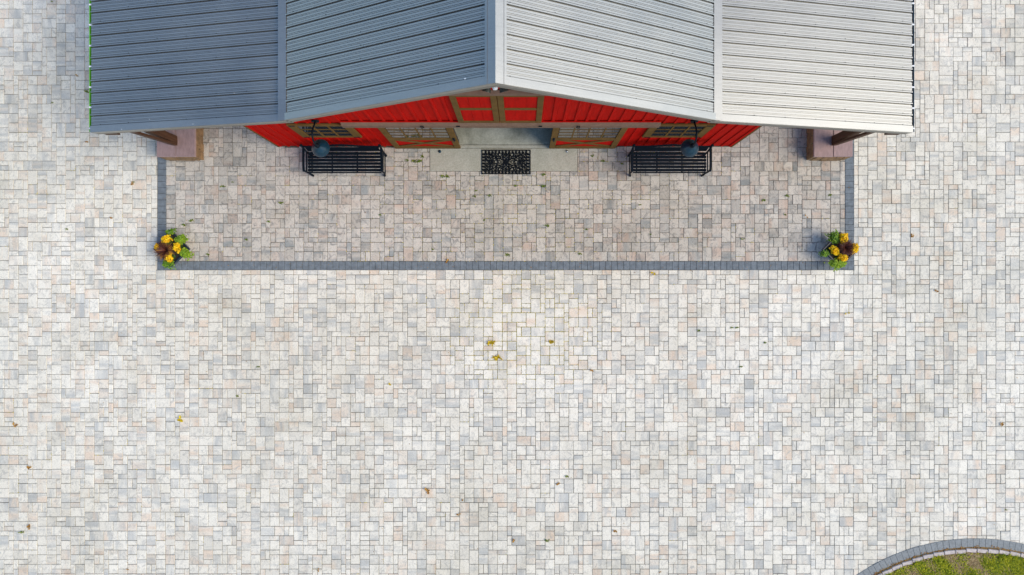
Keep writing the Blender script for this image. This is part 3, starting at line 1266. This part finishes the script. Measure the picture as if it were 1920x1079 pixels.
# ------------------------------------------------------------------ stone pedestals
for side, lb in ((-1, 'left stone pedestal below the blue-grey roof corner, capped with two mauve flagstones'),
                 (1, 'right stone pedestal below the pale grey roof corner, capped with two mauve flagstones')):
    cx = XC + side * 6.0
    t = thing('stone_pedestal', (cx, 2.84, 0), lb, 'pedestal', 'porch pedestals')
    x0, x1, y0, y1 = -.35, .35, -.35, .35
    mb = MB().box(x0 + .03, x1 - .03, y0 + .03, y1 - .03, 0.0, .30)
    mb.build('core', 'stack', t)
    # stacked stones on the four faces, three courses
    z = 0.004
    srn = random.Random(40 + side)
    for ci, hh in enumerate((.105, .09, .10)):
        for face in range(4):
            u = -.35 + (0.0 if face % 2 else .06)
            end = .35 - (.06 if face % 2 == 0 else 0.0)
            while u < end - .01:
                w = min(srn.uniform(.12, .26), end - u)
                if end - u - w < .06:
                    w = end - u
                pr = srn.uniform(-.008, .006) + (.012 if face == 0 else 0)
                mb = MB()
                if face == 0:
                    mb.bbox(u + .002, u + w - .002, y0 - pr, y0 + .029, z, z + hh - .004, .008)
                elif face == 2:
                    mb.bbox(u + .002, u + w - .002, y1 - .029, y1 + pr, z, z + hh - .004, .008)
                elif face == 1:
                    mb.bbox(x1 - .059, x1 + pr, u + .002, u + w - .002, z, z + hh - .004, .008)
                else:
                    mb.bbox(x0 - pr, x0 + .059, u + .002, u + w - .002, z, z + hh - .004, .008)
                mb.build('stone', 'stack', t)
                u += w
        z += hh
    for (a, b, c) in ((-.352, -.003, 0), (.003, .352, .004)):
        mb = MB().bbox(a, b, -.352 + c, .352, z + .001, z + .044 + c, .006)
        mb.build('cap_slab', 'flag', t)

# ------------------------------------------------------------------ gooseneck lamps, floodlight
def gooseneck(x, label):
    t = thing('gooseneck_lamp', (x, 2.74, 0), label, 'lamp', 'gooseneck lamps over the benches')
    L = -0.38
    mb = MB()
    n = 20
    mb.tube([(0, -.004, 1.985), (0, -.028, 1.985)], .062, 18)
    mb.build('wall_plate', 'black', t)
    pts = [(0, -.02, 1.985), (0, -.07, 2.02), (0, -.14, 2.09), (0, -.22, 2.14), (0, -.30, 2.13), (0, -.36, 2.06), (0, L, 1.96), (0, L, 1.88)]
    MB().tube(pts, .014, 8).build('arm', 'black', t, smooth=True)
    prof = [(.030, 1.905), (.034, 1.86), (.045, 1.84), (.062, 1.82), (.085, 1.795), (.110, 1.765), (.130, 1.735), (.143, 1.705), (.148, 1.69), (.147, 1.684), (.138, 1.69), (.10, 1.765), (.05, 1.82)]
    MB().lathe(prof, 0, L, 36).build('lamp_shade', 'enamel', t, smooth=True)
    MB().lathe([(.001, 1.93), (.022, 1.925), (.036, 1.91), (.036, 1.875), (.040, 1.862)], 0, L, 20).build('cap', 'black', t, smooth=True)
    MB().lathe([(.001, 1.70), (.03, 1.715), (.036, 1.75), (.02, 1.80)], 0, L, 14).build('bulb', 'white', t, smooth=True)
    return t


gooseneck(-3.27, 'dark teal gooseneck lamp over the bench beside the left window')
gooseneck(2.735, 'dark teal gooseneck lamp over the bench beside the right window')

t = thing('floodlight', (-0.335, 2.735, 4.20), 'twin bronze floodlight with white sensor under the ridge', 'floodlight')
MB().tube([(0, -.002, 0), (0, -.035, 0)], .05, 14).build('base', 'metal_dark', t)
for s in (-1, 1):
    mb = MB()
    ax = Vector((s * .10, -.125, -.045))
    d = Vector((s * .25, -.9, -.25)).normalized()
    mb.tube([ax - d * .06, ax - d * .02, ax + d * .05, ax + d * .06], [.022, .042, .060, .062], 16)
    mb.tube([(0, -.02, 0), tuple(ax - d * .05)], .010, 6)
    mb.build('lamp_head', 'metal_dark', t)
MB().tube([(0, -.036, .0), (0, -.09, -.004), (0, -.15, -.01), (0, -.17, -.012)], [.022, .032, .036, .026], 14).build('sensor', 'white', t)

# ------------------------------------------------------------------ benches
def make_bench(x, label):
    t = thing('bench', (x, 2.40, 0), label, 'bench', 'black benches against the red wall')
    hw = 0.70
    yb, yf = .165, -.165
    for i in range(6):
        y = yf + .012 + i * .0605
        MB().bbox(-hw + .03, hw - .03, y - .0235, y + .0235, .318, .335, .005).build('seat_slat', 'black', t)
    MB().tube([(-hw + .03, yf - .03, .315), (hw - .03, yf - .03, .315)], .012, 8).build('front_rail', 'black', t)
    for xx in (-.23, .23, -.60):
        MB().box(xx - .011, xx + .011, yf - .02, yb + .02, .296, .316).build('seat_support', 'black', t)
    # back leans away from the seat
    def back(z):
        return yb + .02 + (z - .33) * .18
    for z in (.375, .42, .465, .51):
        MB().beam((-hw + .04, back(z), z), (hw - .04, back(z), z), .012, .043).build('back_slat', 'black', t)
    pts = []
    for k in range(25):
        u = -1 + 2 * k / 24
        z = .575 + .075 * math.exp(-(u * 2.4) ** 2)
        pts.append((u * hw, back(z), z))
    mb = MB()
    for a, b in zip(pts[:-1], pts[1:]):
        mb.hexa([(a[0], a[1] - .012, a[2] - .055), (b[0], b[1] - .012, b[2] - .055), (b[0], b[1] + .012, b[2] - .055), (a[0], a[1] + .012, a[2] - .055),
                 (a[0], a[1] - .010, a[2]), (b[0], b[1] - .010, b[2]), (b[0], b[1] + .010, b[2]), (a[0], a[1] + .010, a[2])])
    mb.build('crest_rail', 'black', t)
    for s in (-1, 1):
        X = s * hw
        MB().tube([(X, back(.0) + .05, 0.004), (X, yb + .02, .30), (X, back(.60), .60), (X, back(.62) + .004, .63)], [.020, .018, .018, .022], 8).build('leg', 'black', t)
        MB().tube([(X - s * .03, yf - .035, 0.004), (X, yf - .015, .16), (X, yf - .02, .32), (X + s * .006, yf - .010, .455)], [.022, .017, .017, .016], 8).build('leg', 'black', t)
        arm = [(X, back(.5) - .005, .49), (X + s * .004, .05, .485), (X + s * .006, -.08, .478), (X + s * .006, yf - .01, .465), (X + s * .006, yf - .035, .445)]
        mb = MB()
        for a, b in zip(arm[:-1], arm[1:]):
            mb.beam(a, b, .038, .016)
        mb.build('armrest', 'black', t)
        MB().box(X - .010, X + .010, yf - .015, yb + .02, .29, .312).build('end_rail', 'black', t)
        MB().tube([(X, yf - .01, .10), (X, 0, .13), (X, yb + .03, .10)], .010, 6).build('stretcher', 'black', t)
        MB().bbox(X - .024, X + .024, back(0.6) - .02, back(.6) + .02, .60, .645, .01).build('finial', 'black', t)
    return t


make_bench(-3.235, 'black slatted bench below the left window')
make_bench(2.705, 'black slatted bench below the right window')

# ------------------------------------------------------------------ door mat
MX0, MX1, MY0, MY1 = px(903, 327.5)[0], px(995, 0)[0], px(0, 327.5)[1], px(0, 281.5)[1]
mcx, mcy = (MX0 + MX1) / 2, (MY0 + MY1) / 2
mw, mh = (MX1 - MX0) / 2, (MY1 - MY0) / 2
t = thing('door_mat', (mcx, mcy, 0.009), 'black rubber scroll door mat on the concrete doorstep', 'door mat')
mb = MB()
for (a, b, c, d) in ((-mw, mw, -mh, -mh + .020), (-mw, mw, mh - .020, mh), (-mw, -mw + .020, -mh + .0201, mh - .0201), (mw - .020, mw, -mh + .0201, mh - .0201)):
    mb.box(a, b, c, d, 0, .012)
fo = .072
for (a, b, c, d) in ((-mw + fo, mw - fo, -mh + fo - .006, -mh + fo + .006), (-mw + fo, mw - fo, mh - fo - .006, mh - fo + .006),
                     (-mw + fo - .006, -mw + fo + .006, -mh + fo - .006, mh - fo + .006), (mw - fo - .006, mw - fo + .006, -mh + fo - .006, mh - fo + .006)):
    mb.box(a, b, c, d, 0.0005, .0105 if (b - a) > .1 else .0100)
mb.build('frame', 'rubber', t)


def ring(mb, x, y, r, w, z=.005, a0=0, a1=360, n=14, sx=1.0, sy=1.0):
    full = a1 - a0 >= 360
    m = n if full else n + 1
    pts = [(x + r * sx * math.cos(R(a0 + (a1 - a0) * i / n)), y + r * sy * math.sin(R(a0 + (a1 - a0) * i / n)), z) for i in range(m)]
    mb.tube(pts, w, 5, closed=full)


mb = MB()
bx, by = mw - .046, mh - .046
nxr, nyr = 13, 6
for i in range(nxr):
    x = -bx + .035 + (2 * bx - .07) * i / (nxr - 1)
    for y in (-by, by):
        ring(mb, x, y, .0165, .0085, .006 + .0004 * (i % 2), 40 * (i % 3), 330 + 40 * (i % 3))
        ring(mb, x + .002, y, .006, .004, .0062)
for i in range(nyr):
    y = -by + .038 + (2 * by - .076) * i / (nyr - 1)
    for x in (-bx, bx):
        ring(mb, x, y, .0165, .0085, .006 + .0004 * (i % 2), 40 * (i % 3), 330 + 40 * (i % 3))
        ring(mb, x, y + .002, .006, .004, .0062)
mb.build('border_scrolls', 'rubber', t, smooth=True)
mb = MB()
ix, iy = mw - fo, mh - fo


def petal(mb, x, y, L, w, a, th, z=.006):
    th *= 1.25
    pts = []
    for i in range(12):
        u = 2 * math.pi * i / 12
        p, q = L / 2 + L / 2 * math.cos(u), w * math.sin(u) * (0.6 + .4 * math.cos(u))
        pts.append((x + p * math.cos(a) - q * math.sin(a), y + p * math.sin(a) + q * math.cos(a), z))
    mb.tube(pts, th, 5, closed=True)


for i in range(8):
    petal(mb, 0, 0, .06, .010, 2 * math.pi * i / 8, .005, .0066)
for i in range(14):
    petal(mb, 0, 0, .125, .020, 2 * math.pi * (i + .5) / 14, .0062, .006 + .0003 * (i % 2))
ring(mb, 0, 0, .022, .010, .0065)
for sx in (-1, 1):
    for i in range(8):
        petal(mb, sx * .262, 0, .060, .014, 2 * math.pi * (i + .5) / 8, .0060, .0058 + .0003 * (i % 2))
    ring(mb, sx * .262, 0, .012, .007, .0068)
    for sy in (-1, 1):
        for (cx, cy, r0) in ((.135, .085, .036), (.075, .132, .026), (.205, .118, .030), (.262, .094, .026), (.318, .062, .028), (.318, .125, .024),
                             (.365, .095, .022), (.188, .045, .026), (.330, .020, .020), (.150, .145, .016), (.025, .140, .018), (.365, .032, .020), (.365, .145, .014), (.270, .143, .017), (.155, .018, .018), (.060, .088, .020)):
            if cx > ix or cy > iy:
                cx, cy = min(cx, ix - .01), min(cy, iy - .01)
            st = (20 if sx > 0 else 200) * sy
            ring(mb, sx * cx, sy * cy, r0, .0066, .0055, st, st + 320, 12)
            ring(mb, sx * (cx - .004), sy * cy, r0 * .45, .0070, .0064, st + 90, st + 380, 8)
        mb.tube([(sx * .02, sy * .03, .005), (sx * .10, sy * .06, .005), (sx * .17, sy * .075, .005), (sx * .24, sy * .13, .005), (sx * .34, sy * .155, .005)], .0085, 5)
        mb.tube([(sx * .05, sy * iy, .0053), (sx * .10, sy * .11, .0053), (sx * .17, sy * .10, .0053), (sx * .22, sy * .06, .0053), (sx * .30, sy * .09, .0053), (sx * ix, sy * .06, .0053)], .0085, 5)
mb.build('scrollwork', 'rubber', t, smooth=True)

# ------------------------------------------------------------------ door guides
for (x, lb, mt) in ((px(824.5, 0)[0], 'small dark floor guide below the left sliding door', 'enamel'), (px(1063, 0)[0], 'small round steel floor guide below the right sliding door', 'steel')):
    t = thing('floor_guide', (x, px(0, 284.5)[1], 0.008), lb, 'door guide', 'door guides on the doorstep')
    MB().lathe([(.001, .030), (.012, .030), (.016, .024), (.026, .010), (.030, .0)], 0, 0, 16).build('body', mt, t, smooth=True)
    MB().lathe([(.001, .036), (.008, .035), (.009, .0295)], 0, 0, 10).build('cap', 'black', t, smooth=True)

# ------------------------------------------------------------------ planters and their plants
def planter(cx, cy, lb):
    t = thing('planter', (cx, cy, 0), lb, 'planter', 'square black planters on the border corners', rz=R(45))
    a, b, h = .12, .236, .30
    mb = MB()
    mb.hexa([(-a, -a, .004), (a, -a, .004), (a, a, .004), (-a, a, .004), (-b + .012, -b + .012, h - .05), (b - .012, -b + .012, h - .05), (b - .012, b - .012, h - .05), (-b + .012, b - .012, h - .05)])
    mb.build('body', 'planter', t)
    mb = MB()
    w = .03
    for (p, q, r, s) in ((-b, b, -b, -b + w), (-b, b, b - w, b), (-b, -b + w, -b + w + .0005, b - w - .0005), (b - w, b, -b + w + .0005, b - w - .0005)):
        mb.bbox(p, q, r, s, h - .052, h, .005)
    mb.build('rim', 'planter', t)
    mb = MB().box(-b + w, b - w, -b + w, b - w, h - .049, h - .022)
    mb.build('soil', 'soil', t)
    return t


def blob_leaves(cx, cy, rx, ry, h0, h1, n, L, rnd, mat, spill=0.0):
    mb = MB()
    for i in range(n):
        a = rnd.uniform(0, 6.283)
        d = math.sqrt(rnd.random())
        x, y = cx + rx * d * math.cos(a), cy + ry * d * math.sin(a)
        z = h0 + (h1 - h0) * (1 - d * d) * rnd.uniform(.5, 1.0)
        l = L * rnd.uniform(.65, 1.25)
        leaf_shape(mb, x, y, z, l, l * .48, rnd.uniform(0, 6.283), rnd.uniform(-.5, .35), rnd, .3)
    return mb


def mum(cx, cy, r, lb, rnd):
    """chrysanthemum: leafy mound with many small daisies"""
    z0 = .275
    r *= 1.32
    ph = rnd.uniform(0, 6.28)
    t = thing('chrysanthemum', (cx, cy, z0), lb, 'flower', 'yellow chrysanthemums')
    blob_leaves(0, 0, r * 1.0, r * 1.0, 0.0, .06, 90, .032, rnd, 'mumleaf').build('foliage', 'mumleaf', t)
    mb = MB()
    for i in range(120):
        a = rnd.uniform(0, 6.283)
        d = math.sqrt(rnd.random()) * (1 + .28 * math.sin(2 * a + ph) + .16 * math.sin(5 * a + ph * 2))
        x, y = r * .95 * d * math.cos(a), r * .95 * d * math.sin(a)
        z = .045 + .06 * (1 - d * d * .7) + rnd.uniform(-.025, .025)
        fr = rnd.uniform(.012, .021)
        i0 = len(mb.v)
        npt = 9
        tx, ty = rnd.uniform(-.8, .8), rnd.uniform(-.8, .8)
        mb.v.append((x, y, z))
        for q in range(npt * 2):
            ang = math.pi * q / npt
            rr = fr if q % 2 == 0 else fr * .62
            dx, dy = rr * math.cos(ang), rr * math.sin(ang)
            mb.v.append((x + dx, y + dy, z + .004 + tx * dx + ty * dy))
        for q in range(npt * 2):
            mb.f.append((i0, i0 + 1 + q, i0 + 1 + (q + 1) % (npt * 2)))
    mb.build('blooms', 'mum', t)


def spiky(cx, cy, L, n, mat, lb, rnd, bias=(0, 0)):
    t = thing('fountain_grass', (cx, cy, .275), lb, 'grass', 'burgundy spiky plants')
    for part, m2, cnt in (('blades', mat, n), ('inner_blades', 'spike', n // 3)):
        mb = MB()
        for i in range(cnt):
            a = rnd.uniform(0, 6.283)
            l = L * rnd.uniform(.55, 1.1)
            rise = rnd.uniform(.25, .9) if part == 'blades' else rnd.uniform(.8, 1.4)
            w = rnd.uniform(.0025, .006)
            dx, dy = math.cos(a) + bias[0], math.sin(a) + bias[1]
            pts = []
            for k in range(6):
                u = k / 5
                pts.append((dx * l * u, dy * l * u, .05 + l * (rise * 1.5 * u - (rise * .5 + .45) * u * u)))
            i0 = len(mb.v)
            for k, p in enumerate(pts):
                ww = w * (1 - .85 * k / 5)
                mb.v += [(p[0] - dy * ww, p[1] + dx * ww, p[2]), (p[0] + dy * ww, p[1] - dx * ww, p[2])]
            for k in range(5):
                q = i0 + 2 * k
                mb.f.append((q, q + 1, q + 3, q + 2))
        mb.build(part, m2, t)


def vine(cx, cy, rx, ry, n, mat, lb, rnd, out):
    """trailing vine: leaves on the soil that spill over the rim to one side"""
    t = thing('trailing_vine', (cx, cy, .275), lb, 'vine', 'trailing green vines in the planters')
    rx, ry, n = rx * 1.3, ry * 1.3, int(n * 1.5)
    mb = blob_leaves(0, 0, rx, ry, .005, .085, n, .033, rnd, mat)
    for i in range(n // 2):
        u = rnd.random() ** .7
        x, y = out[0] * u + rnd.gauss(0, rx * .42), out[1] * u + rnd.gauss(0, ry * .42)
        leaf_shape(mb, x, y, .035 - .10 * u + rnd.uniform(-.02, .02), .028 * rnd.uniform(.7, 1.2), .0135, rnd.uniform(0, 6.28), rnd.uniform(-.7, .2), rnd, .3)
    mb.build('leaves', mat, t)
    mb = MB()
    for i in range(7):
        x, y = out[0] * rnd.uniform(.5, 1.1), out[1] * rnd.uniform(.5, 1.1)
        mb.tube([(0, 0, .01), (x * .5 + rnd.gauss(0, .02), y * .5 + rnd.gauss(0, .02), .035), (x + rnd.gauss(0, .03), y + rnd.gauss(0, .03), -.03)], .0022, 4)
    mb.build('stems', mat, t)


frn = random.Random(77)
ZP = .33


def pp(x, y):
    return px(x, y, ZP)


pl = px(321.0, 467.0, .30)
pr = px(1576.3, 468.5, .30)
planter(pl[0], pl[1], 'square black planter on the left corner of the slate border')
planter(pr[0], pr[1], 'square black planter on the right corner of the slate border')
LQ = 'left planter'
RQ = 'right planter'
spiky(*pp(312, 470), .19, 340, 'spike_tan', 'rust and burgundy spiky grass in the middle of the left planter', frn, (-.15, -.05))
mum(*pp(313, 449), .066, 'yellow chrysanthemum at the top of the left planter', frn)
mum(*pp(333, 464.5), .060, 'yellow chrysanthemum at the right of the left planter', frn)
mum(*pp(317.5, 483), .060, 'yellow chrysanthemum at the bottom of the left planter', frn)
mum(*pp(297, 464), .045, 'yellow chrysanthemum at the left of the left planter, under the blades', frn)
vine(*pp(337, 450), .075, .065, 120, 'lime', 'lime vine on the upper right side of the left planter', frn, (.04, .03))
vine(*pp(345, 474), .065, .065, 110, 'lime', 'lime vine spilling over the right corner of the left planter', frn, (.06, -.05))
vine(*pp(314, 494), .085, .040, 90, 'green', 'green vine spilling over the bottom corner of the left planter', frn, (-.02, -.06))
vine(*pp(318, 435), .06, .03, 45, 'green', 'green sprigs at the top corner of the left planter', frn, (.01, .04))
spiky(*pp(1584, 464.5), .18, 240, 'spike', 'dark burgundy spiky grass in the middle of the right planter', frn, (.08, -.08))
mum(*pp(1582, 448), .070, 'yellow chrysanthemum at the top of the right planter', frn)
mum(*pp(1564, 470), .062, 'yellow chrysanthemum at the left of the right planter', frn)
mum(*pp(1580, 484), .058, 'yellow chrysanthemum at the bottom of the right planter', frn)
mum(*pp(1602, 466), .060, 'yellow chrysanthemum at the right of the right planter', frn)
vine(*pp(1567, 446), .085, .080, 140, 'green', 'green vine filling the upper left side of the right planter', frn, (-.04, .05))
vine(*pp(1573, 493), .11, .060, 170, 'lime', 'lime vine spilling over the bottom of the right planter', frn, (.02, -.07))
vine(*pp(1549, 475), .05, .04, 40, 'green', 'green sprigs at the left corner of the right planter', frn, (-.04, -.02))

# ------------------------------------------------------------------ weeds, fallen leaves, droppings
def weed(x, y, r, mat, lb, group, rnd, n=16):
    mb = MB()
    for i in range(n):
        a = rnd.uniform(0, 6.283)
        l = r * rnd.uniform(.5, 1.15)
        l *= .55 + .45 * abs(math.cos(a))
        leaf_shape(mb, rnd.gauss(0, r * .28), rnd.gauss(0, r * .07), .004, l, l * .15, a, rnd.uniform(.0, .8), rnd, .3)
    o = mb.build('weed', mat, None, (x, y, 0))
    tag(o, lb, 'weed', group)


def fallen(x, y, r, mat, lb, rnd):
    mb = MB()
    for i in range(rnd.randint(2, 4)):
        leaf_shape(mb, rnd.gauss(0, r * .3), rnd.gauss(0, r * .3), .008 + .004 * i, r * rnd.uniform(.9, 1.5), r * rnd.uniform(.35, .55), rnd.uniform(0, 6.283), rnd.uniform(-.1, .35), rnd, .5)
    o = mb.build('fallen_leaf', mat, None, (x, y, 0))
    tag(o, lb, 'leaf', 'fallen leaves on the pavers')


wr = random.Random(3)
for (x, y, r, lb) in ((920, 643, 8, 'yellow weed tuft below the middle of the slate border, upper left of three'),
                      (1033, 641, 6, 'yellow weed tuft below the slate border, rightmost of three'),
                      (932, 671, 8.5, 'yellow weed tuft below the slate border, lowest of three')):
    weed(*px(x, y), r * .01, 'moss_y', lb, 'yellow weeds in the yard joints', wr, 34)
for wi, (x, y, r) in enumerate(((418, 350, 4.5), (527, 381, 5), (360, 414, 5), (346, 422, 5), (436, 342, 3), (463, 450, 4), (390, 478, 4.5), (505, 416, 4),
                  (713, 404, 3.5), (892, 358, 3.2), (890, 369, 4), (918, 367, 4), (908, 413, 3.5), (1020, 350, 5.5), (966, 349, 3.2), (1019, 328, 4.5), (1166, 308, 3.5),
                  (1475, 368, 5), (1432, 376, 4.5), (1556, 366, 4), (1472, 403, 3.5), (1392, 449, 4), (1220, 440, 3), (1087, 476, 4), (1026, 424, 5), (952, 478, 5), (1200, 385, 3),
                  (776, 303, 5), (788, 303, 6), (792, 294, 5), (830, 331, 5), (838, 331, 5), (764, 301, 4), (812, 468, 3), (1130, 302, 4), (1111, 293, 4), (1100, 431, 3))):
    weed(*px(x, y), r * .0100, 'weed', ('small green weed in the pinkish porch pavers, ' + ('left' if x < 560 else 'right' if x > 1190 else 'middle') + ' third, ' + ('close to the barn wall' if y < 335 else 'close to the slate border' if y > 440 else 'between wall and border')), 'green weeds in the porch joints', wr, 20)
for (x, y, r) in ((163, 173, 5.5), (445, 743, 4), (42, 998, 5), (126, 430, 3.5), (98, 193, 3), (97, 3, 3), (484, 688, 3.5), (1027, 1014, 6), (1063, 893, 5), (1310, 620, 4), (1381, 615, 4), (1372, 615, 3.5), (1435, 643, 4), (1389, 688, 4), (250, 342, 3), (1886, 956, 3)):
    weed(*px(x, y), r * .0095, 'weed', 'small green weed in a joint of the pale yard', 'green weeds in the yard joints', wr, 18)
for (x, y, r, m_, lb) in ((28, 797, 6, 'dry', 'dark brown fallen leaf by the left edge, upper of two'),
                          (57, 876, 5.5, 'dry', 'brown fallen leaf by the left edge, below the dark one'),
                          (55, 988, 5.5, 'dry', 'brown leaf near the bottom left corner'),
                          (338, 786, 7, 'moss_y', 'olive yellow leaf on the left half of the yard'),
                          (164, 267, 4.5, 'dry', 'orange leaf below the left end of the green gutter'),
                          (146, 143, 4, 'dry', 'brown leaf left of the green gutter'),
                          (249, 346, 5, 'dry', 'orange oval leaf left of the slate border'),
                          (853, 537 + 383, 1, 'dry', ''), (802, 921, 7.5, 'dry', 'large tan leaf, left of the bottom centre'),
                          (867, 937, 3, 'dry', 'tiny rust leaf right of the large tan leaf'), (859, 963, 4, 'dry', 'rust leaf below the large tan leaf'),
                          (964, 1014, 4.5, 'dry', 'brown leaf at the bottom centre'), (1046, 909, 5.5, 'dry', 'orange brown leaf right of the bottom centre'),
                          (1154, 995, 5.5, 'dry', 'rust leaf in the lower right, left of the lawn bed'), (1111, 695, 4, 'dry', 'rust leaf below the yellow weeds, to the right'),
                          (1709, 443, 4.5, 'dry', 'rust leaf right of the right planter'), (1757, 547, 5, 'dry', 'orange leaf at the far right, below the slate border level'),
                          (1878, 794, 5, 'dry', 'rust leaf by the right edge'), (1705, 172, 5, 'moss_y', 'yellow leaf beside the teal gutter'), (839, 491, 5.5, 'dry', 'orange leaf on the slate border, centre left'),
                          (1227, 512, 6, 'moss_y', 'yellow leaf just below the slate border, right of centre'), (1510, 407, 3.5, 'dry', 'dark rust leaf on the pinkish porch, right side'),
                          (1238, 1073, 3, 'dry', 'small brown leaf at the bottom edge'), (730, 722, 4.5, 'moss_y', 'yellow leaf left of the yellow weeds'), (1588, 588, 4, 'moss_y', 'yellow leaf below the right planter'),
                          (212, 410, 4, 'dry', 'reddish twig leaf in the left yard'), (239, 1068, 3.5, 'dry', 'tan leaf at the bottom left edge'), (597, 1069, 4, 'dry', 'orange brown leaf at the bottom edge, left of centre')):
    if lb:
        fallen(*px(x, y), r * .0075, m_, lb, wr)


def splat(x, y, z, r, rnd, slope=0.0):
    mb = MB()
    n = 9
    i0 = len(mb.v)
    mb.v.append((0, 0, .004))
    for q in range(n):
        a = 6.283 * q / n
        rr = r * rnd.uniform(.5, 1.2)
        mb.v.append((rr * math.cos(a), rr * math.sin(a) * .8, .001 + slope * rr * math.cos(a)))
    for q in range(n):
        mb.f.append((i0, i0 + 1 + q, i0 + 1 + (q + 1) % n))
    return mb


DROP = ['larger white bird dropping left of the ridge line at the gable tip', 'white bird dropping right of the ridge line at the gable tip',
        'white bird dropping on the ridge cap near the top edge', 'tiny white speck beside the dropping on the ridge cap near the top edge',
        'white dropping on the upper left roof slope near its front trim', 'white dropping at the left side of the ridge cap, above the gable tip',
        'white speck on the lower left roof slope, upper one near its front middle', 'white speck on the front trim of the lower left roof slope, nearest the barn wall',
        'white speck on the front trim of the lower left roof slope, nearest the gutter', 'white speck on the lower left roof slope, close to the flashing']
for i, (X, Y, r) in enumerate(((922, 148, 3.2), (933.5, 147, 2.4), (934, 20, 2.6), (932, 15, 1.4), (872, 147.5, 2.4), (919, 133, 2), (280, 224, 1.5), (362, 233, 1.4), (228, 243, 1.5), (439, 175, 1.4))):
    z = 4.0
    for _ in range(30):
        p = px(X, Y, z)
        z = zroof(p[0]) + .068
    p = px(X, Y, z)
    d = p[0] - XC
    slp = -(sl if abs(d) < WB else (ZB - ZE) / (WE - WB)) * (1 if d > 0 else -1)
    o = splat(0, 0, 0, r * .006, wr, slp).build('bird_dropping', 'dropping', None, (p[0], p[1], z))
    tag(o, DROP[i], 'bird dropping', 'droppings on the roof')

# crumbs of soil and seed husks blown over the yard
cr = random.Random(9)
mb = MB()
for i in range(420):
    x, y = cr.uniform(-9.6, 9.4), cr.uniform(-5.2, 2.2)
    if i < 120:
        x, y = cr.uniform(BX0, BX1), BY0 + cr.gauss(.08, .07)
    leaf_shape(mb, x, y, .006, cr.uniform(.008, .022), cr.uniform(.003, .007), cr.uniform(0, 6.28), cr.uniform(-.1, .3), cr, .4)
tag(mb.build('yard_crumbs', 'dry'), 'tiny brown crumbs and husks scattered over the pavers', 'debris', kind='stuff')
